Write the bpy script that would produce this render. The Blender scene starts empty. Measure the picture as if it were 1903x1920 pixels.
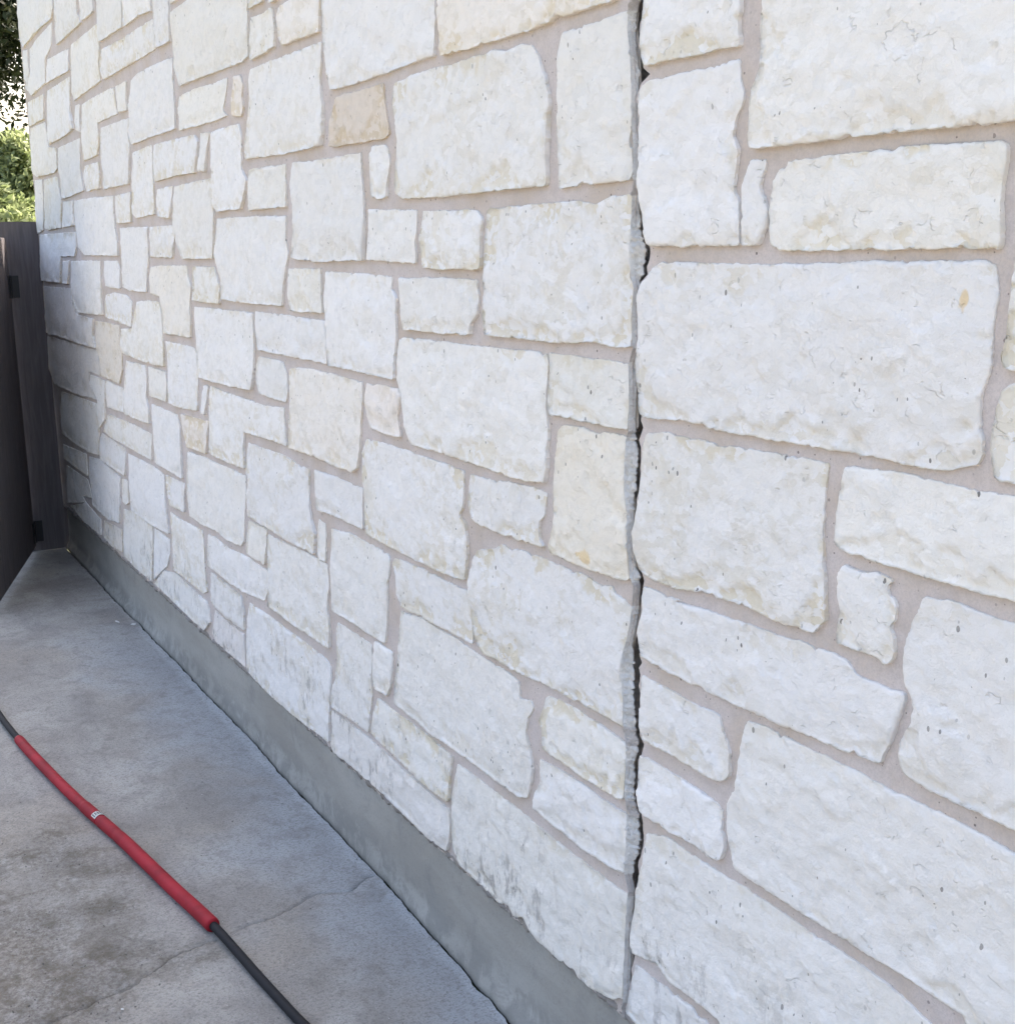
import bpy, bmesh, math, random
import numpy as np
from mathutils import Vector, Matrix, noise
from mathutils.geometry import delaunay_2d_cdt

scene = bpy.context.scene
COL = scene.collection
R = math.radians

# ------------------------------------------------------------------ camera
CAM_H = 1.6215
cam_data = bpy.data.cameras.new("camera")
cam = bpy.data.objects.new("camera", cam_data)
COL.objects.link(cam)
right = Vector((0.48761966, 0.87287895, -0.01758972))
down = Vector((0.17190659, -0.11574672, -0.97828974))
fwd = Vector((-0.85596448, 0.47400953, -0.20649402))
m3 = Matrix((right, -down, -fwd)).transposed()
cam.matrix_world = Matrix.Translation((0, -1.15, CAM_H)) @ m3.to_4x4()
cam_data.sensor_fit = 'VERTICAL'
cam_data.sensor_height = 36.0
cam_data.lens = 2330.285 / 1920 * 36.0
cam_data.clip_start = 0.02
cam_data.clip_end = 3000
scene.camera = cam
scene.render.resolution_x = 1014
scene.render.resolution_y = 1024

# ------------------------------------------------------------------ sky, sun, exposure
SUN = Vector((-0.42, 0.58, 0.70)).normalized()        # towards the sun
elev = math.asin(SUN.z)
world = bpy.data.worlds.new("World")
scene.world = world
world.use_nodes = True
wn, wl = world.node_tree.nodes, world.node_tree.links
wn.clear()
sky = wn.new('ShaderNodeTexSky')
sky.sky_type = 'NISHITA'
sky.sun_disc = False
sky.sun_elevation = elev
sky.sun_rotation = math.atan2(SUN.x, SUN.y)
sky.air_density = 1.0
sky.dust_density = 8.0
sky.ozone_density = 0.25
bg = wn.new('ShaderNodeBackground')
bg.inputs['Strength'].default_value = 0.15
wo = wn.new('ShaderNodeOutputWorld')
wl.new(sky.outputs[0], bg.inputs[0]); wl.new(bg.outputs[0], wo.inputs[0])
sun_data = bpy.data.lights.new("sun", 'SUN')
sun_data.energy = 3.2
sun_data.angle = R(0.53)
sun_data.color = (1.0, 0.95, 0.88)
sun = bpy.data.objects.new("sun", sun_data)
COL.objects.link(sun)
sun.rotation_euler = SUN.to_track_quat('Z', 'Y').to_euler()
sun.location = SUN * 30
scene.view_settings.view_transform = 'Standard'
scene.view_settings.look = 'None'
scene.view_settings.exposure = 2.15
scene.view_settings.gamma = 1.0
scene.view_settings.use_curve_mapping = False
scene.render.engine = 'CYCLES'
scene.cycles.max_bounces = 6
scene.cycles.diffuse_bounces = 3
scene.cycles.glossy_bounces = 2
scene.cycles.transmission_bounces = 2
scene.cycles.caustics_reflective = False
scene.cycles.caustics_refractive = False
scene.cycles.use_adaptive_sampling = True
scene.cycles.adaptive_threshold = 0.02

# ------------------------------------------------------------------ traced layout, millimetres in the plane of the wall or of the slab
STONES = {
"r1":"-1623,2099 -1626,1963 -1631,1934 -1629,1910 -1616,1888 -1596,1888 -1579,1889 -1492,1888 -1427,1888 -1397,1884 -1398,1921 -1393,2057",
"r2":"-1348,2053 -1354,1896 -1354,1848 -1366,1829 -1371,1801 -1370,1754 -1363,1749 -1209,1749 -1062,1748 -893,1746 -903,1976",
"r3":"-1612,1867 -1632,1860 -1640,1847 -1636,1814 -1635,1762 -1633,1720 -1627,1688 -1620,1656 -1604,1622 -1549,1622 -1389,1621 -1390,1658 -1393,1683 -1404,1695 -1403,1720 -1396,1749 -1406,1766 -1404,1795 -1391,1813 -1390,1827 -1397,1842 -1400,1870 -1447,1868 -1509,1868 -1553,1867",
"r4":"-1372,1738 -1339,1733 -1349,1705 -1333,1671 -1335,1647 -1349,1621 -1384,1620 -1387,1663 -1390,1700 -1383,1716",
"r5":"-1295,1730 -1208,1730 -1089,1732 -948,1728 -950,1702 -952,1659 -948,1637 -948,1613 -1110,1614 -1316,1613 -1327,1625 -1331,1661 -1328,1685 -1323,1708 -1318,1719 -1302,1722",
"r6":"-885,1652 -924,1654 -928,1620 -931,1571 -933,1512 -938,1497 -935,1485 -916,1481 -870,1474",
"r6b":"-930,1468 -915,1470 -869,1470 -860,1356 -906,1358 -936,1358 -943,1382 -947,1411 -942,1436 -938,1457",
"r7":"-1549,1599 -1341,1597 -1319,1596 -1080,1600 -964,1601 -954,1595 -950,1559 -954,1537 -955,1507 -953,1482 -964,1448 -963,1413 -958,1397 -961,1373 -985,1367 -1001,1359 -1036,1357 -1189,1358 -1421,1357 -1499,1362 -1545,1360 -1606,1355 -1627,1361 -1629,1377 -1633,1403 -1638,1438 -1637,1470 -1634,1505 -1640,1542 -1630,1566 -1608,1581 -1593,1592 -1579,1598",
"r8":"-1545,1336 -1454,1337 -1331,1338 -1202,1340 -1204,1313 -1209,1285 -1206,1218 -1201,1184 -1195,1130 -1214,1105 -1232,1102 -1299,1103 -1363,1107 -1448,1103 -1541,1094 -1531,1097 -1588,1096 -1623,1102 -1641,1131 -1646,1161 -1640,1175 -1628,1235 -1624,1277 -1619,1317 -1609,1331 -1553,1338",
"r9":"-1175,1339 -1094,1345 -1008,1343 -930,1342 -904,1342 -858,1340 -848,1224 -895,1225 -959,1224 -1028,1226 -1102,1226 -1153,1227 -1183,1233 -1183,1279 -1178,1309",
"r10":"-1168,1210 -1132,1208 -1110,1214 -1082,1209 -1086,1191 -1074,1180 -1072,1162 -1082,1147 -1076,1137 -1072,1112 -1082,1096 -1104,1102 -1142,1101 -1173,1101 -1171,1136 -1168,1147 -1178,1170 -1179,1194",
"r11":"-1033,1199 -1009,1200 -993,1204 -957,1200 -893,1199 -846,1198 -811,964 -874,959 -966,957 -1016,959 -1044,966 -1053,982 -1053,1005 -1037,1033 -1038,1066 -1054,1080 -1060,1095 -1059,1123 -1052,1146 -1049,1160 -1039,1179",
"r12":"-1619,1076 -1565,1078 -1513,1076 -1540,1072 -1435,1078 -1283,1081 -1175,1085 -1153,1080 -1137,1066 -1074,1065 -1052,1070 -1052,1053 -1062,1036 -1064,1018 -1077,985 -1086,961 -1182,955 -1311,950 -1378,949 -1541,949 -1623,954 -1622,958 -1630,975 -1635,996 -1621,1029 -1623,1054",
"r13":"-1622,922 -1569,922 -1512,918 -1417,918 -1406,894 -1390,869 -1389,832 -1404,814 -1434,808 -1510,812 -1616,809 -1628,833 -1625,890",
"r14":"-1628,780 -1510,779 -1439,775 -1402,772 -1401,737 -1395,704 -1405,682 -1442,679 -1469,683 -1537,676 -1615,678 -1633,709 -1627,750",
"r15":"-1353,933 -1320,934 -1181,935 -1066,931 -1004,933 -871,927 -808,924 -788,587 -934,685 -1015,689 -1128,685 -1233,684 -1369,684 -1378,702 -1391,741 -1393,783 -1374,821 -1368,881 -1357,924",
"r16":"-1608,642 -1548,660 -1452,658 -1339,663 -1254,660 -1147,662 -1072,661 -984,646 -895,536 -1291,295 -1397,403 -1424,408 -1538,402 -1575,414 -1645,397 -1651,430 -1639,518 -1620,582",
"r17":"-1638,380 -1587,379 -1474,387 -1435,381 -1339,276 -1561,139 -1663,270 -1651,327",
"a1":"-2307,2217 -2308,2048 -2305,1995 -2180,1992 -2102,1992 -1970,1991 -1832,1995 -1693,1995 -1641,2106",
"a2":"-2339,1979 -2300,1975 -2222,1974 -2181,1977 -2136,1974 -2098,1979 -2040,1968 -2020,1970 -1995,1974 -1956,1968 -1937,1948 -1924,1926 -1901,1896 -1895,1863 -1904,1844 -1903,1804 -1908,1763 -1905,1729 -1977,1729 -2136,1728 -2285,1728 -2430,1730 -2508,1732 -2544,1745 -2548,1778 -2530,1855 -2537,1899 -2553,1929 -2538,1970 -2459,1978",
"a3":"-1856,1973 -1789,1974 -1659,1976 -1664,1960 -1655,1908 -1651,1866 -1651,1821 -1654,1784 -1645,1742 -1654,1723 -1750,1724 -1868,1721 -1867,1756 -1875,1802 -1877,1848 -1875,1937 -1865,1967",
"a4":"-2129,1698 -1905,1699 -1814,1701 -1758,1693 -1733,1697 -1717,1702 -1650,1703 -1652,1657 -1653,1592 -1648,1570 -1644,1538 -1647,1498 -1643,1474 -1653,1464 -1693,1462 -1751,1467 -1840,1461 -1910,1460 -2038,1459 -2143,1461 -2150,1497 -2147,1559 -2143,1590 -2137,1644",
"a5":"-2420,1704 -2269,1700 -2172,1698 -2147,1680 -2151,1660 -2160,1639 -2157,1590 -2166,1586 -2340,1584 -2414,1588 -2419,1605 -2433,1648 -2424,1677",
"a6":"-2545,1564 -2408,1567 -2180,1566 -2178,1550 -2170,1532 -2178,1496 -2208,1479 -2211,1455 -2316,1454 -2528,1453 -2533,1483 -2536,1529",
"a7":"-2564,1434 -2418,1437 -2141,1437 -1921,1440 -1911,1419 -1922,1368 -1919,1333 -1913,1306 -1915,1241 -1926,1201 -2047,1193 -2221,1198 -2419,1201 -2508,1199 -2536,1225 -2554,1280 -2566,1317 -2583,1340 -2575,1388",
"a8":"-1911,1440 -1782,1440 -1730,1440 -1665,1439 -1657,1433 -1655,1392 -1656,1330 -1730,1329 -1819,1331 -1908,1330 -1913,1349 -1907,1395 -1907,1422",
"a9":"-1865,1316 -1805,1320 -1756,1313 -1726,1319 -1664,1319 -1668,1276 -1668,1229 -1660,1195 -1656,1124 -1651,1086 -1659,1078 -1689,1074 -1753,1073 -1845,1071 -1904,1074 -1914,1084 -1903,1112 -1898,1132 -1901,1191 -1898,1231 -1890,1270 -1885,1304",
"a10":"-2229,1174 -2162,1175 -2047,1182 -1952,1186 -1924,1183 -1927,1161 -1933,1139 -1951,1122 -1951,1104 -1944,1088 -1931,1079 -2024,1072 -2108,1073 -2167,1071 -2221,1079 -2239,1108 -2234,1138",
"a11":"-2776,1179 -2666,1183 -2510,1180 -2255,1177 -2258,1134 -2266,1097 -2283,1076 -2255,1067 -2247,1046 -2245,1017 -2256,940 -2383,935 -2568,935 -2793,940 -2800,959 -2799,1048 -2809,1081 -2797,1152",
"a12":"-2199,1020 -2121,1039 -2100,1052 -2063,1045 -2046,1053 -1971,1057 -1879,1055 -1799,1056 -1753,1049 -1710,1055 -1697,1044 -1651,1035 -1647,1027 -1655,990 -1672,949 -1680,909 -1671,874 -1669,815 -1732,813 -1849,812 -1951,811 -2032,804 -2130,805 -2179,803 -2209,819 -2223,855 -2237,897 -2244,941 -2226,991",
"a13":"-2630,913 -2456,921 -2350,917 -2244,917 -2234,868 -2229,838 -2230,807 -2309,808 -2464,802 -2595,800 -2622,821 -2625,872 -2644,895",
"a14":"-2604,789 -2502,799 -2323,797 -2211,791 -2090,790 -2039,782 -2040,749 -1995,758 -1984,746 -2007,719 -2014,684 -1993,642 -1988,614 -2000,580 -2012,546 -2041,536 -2191,534 -2289,534 -2467,531 -2659,542 -2650,591 -2632,661 -2617,735",
"a15":"-1930,789 -1849,796 -1755,792 -1660,783 -1665,735 -1667,684 -1688,675 -1719,677 -1803,672 -1902,675 -1946,674 -1950,715 -1961,726 -1952,748",
"a16":"-1965,646 -1902,652 -1803,656 -1751,652 -1697,652 -1660,656 -1660,606 -1662,563 -1668,541 -1710,533 -1804,527 -1904,530 -1985,535 -1984,565 -1961,601",
"a17":"-2325,505 -2193,506 -2042,506 -1958,501 -1854,500 -1757,501 -1666,502 -1649,505 -1659,472 -1664,415 -1666,359 -1668,296 -1692,277 -1782,255 -1817,254 -1832,264 -1883,251 -1964,248 -1998,259 -2020,267 -2032,277 -2067,259 -2085,277 -2141,256 -2166,261 -2237,260 -2325,261 -2352,287 -2363,337 -2359,407 -2333,485",
"a18":"-2769,518 -2644,518 -2500,520 -2347,513 -2356,476 -2365,439 -2367,394 -2478,389 -2672,398 -2741,400 -2822,406 -2808,448 -2785,498",
"a19":"-3102,379 -2968,383 -2833,386 -2682,382 -2479,376 -2375,377 -2366,343 -2373,299 -2385,267 -2487,258 -2754,265 -2942,264 -3097,257 -3116,275 -3105,321",
"a20":"-3814,513 -3663,518 -3342,522 -3127,519 -3091,505 -3093,456 -3110,389 -3124,276 -3262,267 -3431,258 -3588,253 -3755,253 -3863,264 -3876,275 -3876,353 -3847,457",
"a21":"-3026,652 -2898,653 -2796,651 -2796,614 -2806,555 -2801,519 -2831,404 -2956,399 -3091,389 -3091,428 -3058,479 -3040,544 -3040,623",
"a22":"-2772,670 -2664,670 -2664,630 -2682,571 -2701,545 -2781,540 -2788,561 -2786,617",
"a23":"-3039,907 -2915,918 -2734,916 -2667,914 -2651,904 -2663,863 -2678,839 -2678,790 -2701,681 -2802,679 -2943,680 -3054,677 -3051,738 -3051,815 -3037,883",
"a24":"-3581,787 -3359,794 -3186,801 -3079,798 -3078,732 -3094,688 -3083,612 -3090,558 -3337,553 -3609,554 -3591,657 -3592,723",
"a25":"-3132,915 -3085,914 -3080,875 -3089,804 -3142,804 -3149,834 -3142,884",
"a26":"-3722,1050 -3376,1057 -3284,1046 -3184,1044 -3193,945 -3183,900 -3160,871 -3174,810 -3298,806 -3443,805 -3544,808 -3763,810 -3758,872 -3741,919 -3762,961 -3743,1016",
"a27":"-3145,1050 -2996,1053 -2808,1052 -2817,1009 -2815,946 -2912,946 -3009,947 -3134,940 -3143,993",
"a28":"-3300,1310 -3220,1320 -3010,1322 -2783,1316 -2783,1274 -2798,1221 -2808,1168 -2817,1132 -2834,1099 -2868,1083 -2992,1083 -3145,1088 -3336,1086 -3324,1163 -3308,1224 -3307,1282",
"a29":"-2757,1315 -2653,1319 -2574,1319 -2560,1304 -2580,1252 -2564,1207 -2664,1206 -2738,1211 -2761,1242 -2770,1282",
"a30":"-2996,1576 -2794,1574 -2629,1570 -2586,1566 -2592,1543 -2563,1522 -2571,1435 -2582,1388 -2589,1338 -2820,1340 -2998,1341 -3003,1378 -3003,1449 -3016,1501",
"a31":"-3575,1458 -3311,1457 -3013,1452 -3010,1413 -3012,1344 -3216,1343 -3563,1346 -3576,1384 -3581,1425",
"a32":"-3268,1582 -3025,1583 -3026,1536 -3025,1471 -3143,1470 -3263,1470 -3279,1513",
"a33":"-3567,1328 -3356,1326 -3326,1293 -3323,1242 -3339,1213 -3473,1212 -3574,1217 -3600,1255 -3593,1293",
"a34":"-4236,1451 -4041,1453 -3833,1453 -3598,1453 -3602,1408 -3604,1342 -3613,1279 -3648,1219 -3885,1214 -4072,1212 -4220,1213 -4239,1275 -4232,1332 -4248,1407",
"a35":"-4102,1195 -3952,1190 -3744,1187 -3541,1185 -3366,1195 -3363,1139 -3360,1087 -3495,1087 -3752,1079 -3770,1026 -3768,962 -3941,958 -4102,957 -4158,963 -4145,1015 -4131,1132",
"a36":"-4177,1192 -4130,1192 -4148,1145 -4182,1089 -4224,1088 -4210,1143",
"a37":"-4447,927 -4247,936 -4111,935 -3945,939 -3773,939 -3775,891 -3805,818 -3825,716 -3860,693 -4017,683 -4168,691 -4310,681 -4473,684 -4498,764 -4483,850",
"a38":"-3765,798 -3585,802 -3595,744 -3619,684 -3702,682 -3799,685 -3794,727",
"a39":"-4251,659 -4170,663 -4007,656 -3820,669 -3602,667 -3606,609 -3649,560 -3877,536 -4033,533 -4173,540 -4274,536 -4273,598",
"a40":"-4257,519 -4118,522 -3896,517 -3882,472 -3881,403 -4063,397 -4231,401 -4261,411 -4265,455",
"a41":"-4240,383 -4067,381 -3891,388 -3889,325 -3884,273 -4058,267 -4245,267 -4284,283",
"b1":"-2927,2324 -2934,2143 -2922,2063 -2894,1998 -2746,1995 -2588,1996 -2410,2001 -2338,2000 -2332,2038 -2327,2069 -2343,2223",
"b2":"-3230,2242 -3150,2242 -3069,2348 -2936,2325 -2943,2176 -2953,2137 -3219,2144 -3248,2170 -3256,2216",
"b3":"-3466,2251 -3359,2246 -3289,2252 -3282,2230 -3266,2194 -3279,2147 -3481,2143 -3482,2198",
"b4":"-3474,2274 -3354,2273 -3285,2385 -3467,2417",
"b5":"-4264,2397 -4075,2399 -3613,2453 -3471,2428 -3489,2228 -3497,2156 -3549,2148 -3682,2150 -3822,2154 -4221,2161 -4274,2226 -4271,2295 -4270,2364",
"b6":"-3497,2123 -3312,2121 -3139,2118 -2947,2115 -2951,2082 -2967,2036 -2953,1970 -2961,1906 -2975,1878 -3242,1877 -3576,1888 -3581,1929 -3548,1994 -3518,2048 -3521,2100",
"b7":"-2878,1978 -2860,1980 -2748,1980 -2597,1979 -2592,1948 -2578,1903 -2569,1873 -2589,1863 -2719,1866 -2883,1868 -2928,1874 -2917,1925",
"b8":"-2672,1854 -2601,1852 -2580,1841 -2575,1812 -2590,1771 -2597,1739 -2644,1736 -2683,1745 -2686,1792 -2690,1832",
"b9":"-3196,1853 -2941,1846 -2734,1845 -2731,1794 -2724,1747 -2726,1685 -2739,1602 -2880,1601 -3072,1599 -3235,1610 -3208,1679 -3207,1751 -3222,1794",
"b10":"-3556,1858 -3246,1853 -3248,1806 -3253,1742 -3403,1744 -3565,1745 -3566,1804",
"b11":"-3913,1987 -3860,1993 -3628,1990 -3607,1961 -3620,1865 -3577,1828 -3618,1775 -3643,1752 -3886,1752 -3937,1784 -3923,1884",
"b12":"-4229,2133 -4015,2133 -3829,2126 -3708,2126 -3729,2090 -3761,2042 -3731,2021 -3854,2018 -4245,2024 -4250,2083 -4247,2118",
"b13":"-3647,2123 -3588,2119 -3567,2091 -3588,2055 -3573,2031 -3591,2006 -3683,2017 -3679,2065",
"b14":"-3906,1732 -3568,1728 -3262,1720 -3277,1662 -3260,1625 -3293,1565 -3309,1538 -3330,1481 -3617,1479 -3901,1484 -3896,1542 -3945,1630",
"b15":"-4216,1585 -3971,1585 -3911,1520 -3927,1470 -3982,1470 -4115,1471 -4231,1472 -4225,1524",
"b16":"-2702,1718 -2577,1711 -2446,1706 -2450,1663 -2455,1596 -2587,1599 -2718,1604 -2709,1653",
"c1":"-7208,3058 -6286,2900 -6267,2743 -6333,2703 -6676,2709 -7163,2694 -7248,2740",
"c2":"-6219,2888 -5725,2803 -5743,2630 -5705,2606 -5667,2582 -6253,2576 -6245,2648",
"c3":"-5680,2795 -5400,2747 -5411,2584 -5654,2584 -5680,2606",
"c4":"-6999,2661 -6726,2680 -6341,2689 -6389,2601 -6564,2564 -6626,2454 -7042,2442 -7228,2502 -7033,2546 -7013,2608",
"c4b":"-7190,2682 -7068,2667 -7064,2555 -7147,2510 -7237,2548 -7240,2633",
"c5":"-6534,2550 -5999,2526 -6017,2434 -6308,2444 -6603,2449",
"c6":"-5943,2532 -5388,2534 -5383,2495 -5365,2433 -5406,2388 -5391,2317 -5975,2301 -5980,2373 -5986,2445",
"c7":"-5348,2738 -4942,2669 -4937,2495 -4952,2455 -5269,2458 -5353,2461 -5369,2502 -5360,2576",
"c8":"-4907,2662 -4504,2593 -4511,2438 -4669,2452 -4917,2449 -4926,2486",
"c9":"-5344,2431 -5004,2419 -4510,2414 -4499,2364 -4499,2313 -5328,2314 -5379,2346 -5395,2386",
"c9b":"-4474,2588 -4268,2553 -4286,2384 -4293,2309 -4484,2314 -4487,2362 -4494,2417",
"c10":"-4894,2258 -4800,2270 -4629,2271 -4293,2260 -4297,2194 -4296,2123 -4306,2035 -4622,2036 -4945,2034 -4987,2074 -4950,2152 -4936,2191",
"c11":"-7200,2426 -6715,2412 -6761,2300 -7056,2300 -7219,2303 -7229,2378",
"c12":"-6614,2416 -6028,2412 -6064,2311 -6074,2263 -6030,2187 -6286,2174 -6686,2170 -6716,2221 -6665,2296 -6654,2374",
"c13":"-5958,2281 -5858,2275 -5883,2221 -5885,2160 -5981,2178 -5995,2232",
"c14":"-5822,2271 -5475,2275 -5179,2269 -5169,2216 -5148,2165 -5521,2166 -5522,2097 -5562,2042 -5866,2035 -5873,2102 -5856,2195",
"c14b":"-5149,2268 -4965,2266 -4976,2211 -4975,2161 -5118,2167 -5137,2221",
"c15":"-5474,2142 -4975,2134 -4996,2075 -4983,2033 -5012,1953 -5032,1895 -5497,1897 -5484,1955 -5510,2029 -5501,2095",
"c16":"-6468,2138 -5921,2139 -5944,2059 -5966,2012 -5921,1913 -6164,1904 -6456,1897 -6453,1991 -6486,2045",
"c17":"-5874,2016 -5562,2014 -5560,1964 -5572,1905 -5849,1905 -5908,1970",
"c18":"-7199,2293 -6753,2285 -6738,2223 -6707,2161 -6497,2140 -6515,2047 -6586,2030 -7102,2038 -7234,2063 -7240,2208",
"c19":"-7218,2027 -6988,2020 -6992,1953 -7031,1822 -7082,1763 -7270,1752 -7318,1860",
"c20":"-6921,2017 -6550,2009 -6524,1942 -6503,1893 -6518,1834 -6553,1765 -6909,1762 -7022,1776 -6981,1879",
"c21":"-6446,1886 -6203,1881 -6230,1824 -6216,1768 -6522,1767",
"c22":"-6176,1880 -5787,1876 -5335,1865 -5351,1797 -5352,1737 -5320,1683 -5331,1625 -6022,1630 -6165,1669 -6198,1747 -6203,1823",
"c23":"-5304,1864 -5034,1864 -5046,1804 -5045,1751 -5304,1754 -5316,1794",
"c24":"-4937,2005 -4655,2012 -4652,1969 -4659,1892 -4672,1773 -4665,1769 -4956,1764 -5014,1784 -4996,1889 -4969,1950",
"c25":"-4622,2009 -4322,2004 -4082,1998 -4049,1975 -4067,1928 -4098,1881 -4283,1885 -4629,1882 -4630,1948",
"c26":"-4024,1996 -3925,1991 -3962,1937 -3989,1878 -4059,1883 -4040,1943",
"c27":"-4380,1854 -3932,1855 -3933,1801 -3927,1749 -3943,1681 -3965,1610 -4330,1610 -4385,1651 -4429,1708 -4430,1758",
"c27b":"-4605,1854 -4401,1857 -4437,1785 -4470,1749 -4626,1760 -4635,1812",
"c28":"-5269,1735 -4986,1731 -4797,1728 -4816,1614 -4856,1547 -4885,1486 -5168,1487 -5294,1500 -5279,1615",
"c28b":"-4762,1728 -4447,1726 -4419,1689 -4463,1614 -4789,1617",
"c29":"-4809,1583 -4517,1588 -4292,1588 -4288,1553 -4254,1520 -4283,1463 -4284,1406 -4300,1344 -4463,1344 -4663,1342 -4675,1411 -4698,1474 -4832,1483 -4834,1531",
"c30":"-7218,1745 -6201,1739 -6209,1665 -6269,1626 -6624,1627 -6706,1497 -7019,1498 -7304,1501 -7272,1621",
"c31":"-6605,1603 -6421,1608 -6507,1494 -6660,1495",
"c32":"-6379,1605 -5980,1607 -5709,1605 -5720,1520 -5736,1422 -5734,1369 -6036,1363 -6308,1361 -6403,1404 -6435,1490",
"c33":"-5627,1605 -5350,1604 -5321,1570 -5339,1493 -5480,1490 -5624,1497 -5651,1545",
"c34":"-5651,1459 -5486,1474 -5235,1468 -5153,1443 -5161,1394 -5189,1341 -5532,1357 -5679,1361 -5677,1424",
"c35":"-5065,1445 -4894,1456 -4712,1455 -4692,1410 -4696,1340 -4692,1270 -4700,1215 -4974,1213 -5365,1224 -5407,1254 -5369,1326 -5171,1335 -5121,1395",
"c36":"-7284,1471 -6458,1473 -6408,1393 -6315,1348 -5953,1345 -5989,1262 -5946,1213 -6350,1211 -6965,1218 -7211,1212 -7278,1221 -7279,1349",
"c37":"-5919,1337 -5629,1339 -5429,1338 -5443,1243 -5414,1216 -5424,1149 -5502,1085 -5873,1090 -5878,1166 -5946,1213",
"c38":"-7255,1198 -6973,1203 -6355,1200 -5926,1202 -5915,1138 -5924,1086 -6156,1089 -6192,1038 -6051,965 -6471,948 -6972,944 -7141,948 -7278,1024",
"c39":"-5353,1196 -4997,1198 -4999,1136 -5029,1071 -5004,1033 -4998,966 -5172,961 -5450,959 -5427,1053",
"c39b":"-4956,1199 -4689,1197 -4679,1146 -4698,1083 -4961,1082 -4964,1139",
"c40":"-5781,1077 -5453,1070 -5447,1027 -5471,962 -5806,953 -5816,1018",
"c40b":"-6135,1075 -5818,1074 -5852,989 -5881,888 -6017,832 -6041,865 -6026,962 -6178,1039",
"c41":"-4663,1313 -4441,1313 -4265,1311 -4239,1275 -4242,1210 -4262,1158 -4278,1094 -4506,1079 -4673,1083 -4657,1164 -4651,1268",
"c42":"-5806,922 -5262,930 -4992,925 -5017,817 -5301,817 -5739,820 -5918,828",
"c43":"-4952,1052 -4569,1048 -4540,1009 -4540,925 -4547,813 -4954,815 -4956,894 -4955,985",
"c44":"-4503,1059 -4146,1070 -4169,1031 -4209,951 -4450,945 -4490,993",
"c45":"-6985,919 -6477,936 -6047,945 -6044,860 -6059,792 -6120,690 -6366,674 -6751,673 -7072,683 -7073,813",
"c46":"-5987,811 -5518,803 -5491,787 -5543,675 -6042,676 -6082,692 -6036,784",
"c47":"-7069,621 -6432,654 -6431,622 -6439,541 -6976,541 -7073,546",
"c48":"-6363,649 -6095,674 -5652,653 -5662,626 -5744,425 -6003,394 -6372,402 -6365,483 -6399,547",
"c49":"-7039,513 -6448,519 -6386,434 -6631,405 -6552,383 -7099,291",
"c50":"-7034,286 -6552,383 -6199,358 -6220,275 -6604,267",
"c50b":"-6116,368 -5711,400 -5729,288 -5951,272 -6153,277",
"c51":"-5619,651 -5504,661 -5514,558 -5570,539 -5631,544 -5633,600",
"c52":"-5459,786 -5015,795 -4838,785 -4843,708 -4832,656 -4820,550 -5098,534 -5473,535 -5469,606 -5464,682",
"c53":"-4810,789 -4528,797 -4558,684 -4767,674 -4797,715",
"c54":"-5649,507 -5486,528 -5099,529 -5117,426 -5179,277 -5490,268 -5687,278 -5688,388",
"c55":"-5071,528 -4827,526 -4837,460 -4899,401 -5136,291 -5118,377",
"c56":"-4783,646 -4625,644 -4331,656 -4318,589 -4325,504 -4313,432 -4361,416 -4607,416 -4791,410 -4784,494 -4786,606",
"c57":"-5120,280 -4961,373 -4759,404 -4612,397 -4337,392 -4309,361 -4304,320 -4390,268 -4728,270 -4990,277",
}
GAP_RIGHT = [(-1628.0, 1991.8), (-1629.0, 1984.1), (-1633.2, 1965.0), (-1640.4, 1936.1), (-1636.5, 1909.4), (-1630.8, 1888.5), (-1612.5, 1879.1), (-1627.0, 1868.8), (-1641.7, 1863.4), (-1646.1, 1849.6), (-1643.3, 1814.4), (-1641.1, 1762.3), (-1638.9, 1720.3), (-1631.1, 1677.8), (-1613.9, 1635.1), (-1608.9, 1613.8), (-1617.3, 1592.5), (-1615.3, 1581.2), (-1636.0, 1565.9), (-1644.3, 1543.9), (-1640.3, 1515.6), (-1641.3, 1493.5), (-1643.8, 1460.1), (-1643.7, 1442.3), (-1638.8, 1402.4), (-1632.7, 1371.4), (-1630.7, 1362.6), (-1634.5, 1350.9), (-1634.4, 1325.9), (-1630.3, 1296.7), (-1633.9, 1257.1), (-1641.6, 1221.0), (-1645.4, 1185.2), (-1647.3, 1160.5), (-1649.2, 1136.4), (-1636.9, 1107.9), (-1626.9, 1100.6), (-1622.7, 1082.5), (-1628.5, 1054.8), (-1625.1, 1031.6), (-1638.3, 1006.4), (-1636.9, 982.4), (-1630.7, 959.6), (-1630.5, 935.1), (-1633.6, 909.5), (-1631.2, 860.4), (-1635.2, 834.0), (-1626.8, 809.2), (-1618.5, 797.0), (-1627.4, 776.1), (-1638.8, 756.6), (-1630.4, 731.6), (-1638.6, 710.5), (-1632.1, 687.6), (-1621.6, 673.7), (-1618.5, 641.3), (-1623.2, 608.0), (-1633.5, 571.9), (-1629.1, 544.7), (-1641.7, 517.5), (-1638.1, 492.3), (-1645.7, 464.3), (-1649.9, 443.1), (-1654.1, 408.1), (-1641.8, 395.3), (-1650.4, 371.5), (-1658.1, 328.4), (-1666.9, 295.4), (-1664.6, 271.3)]
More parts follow.
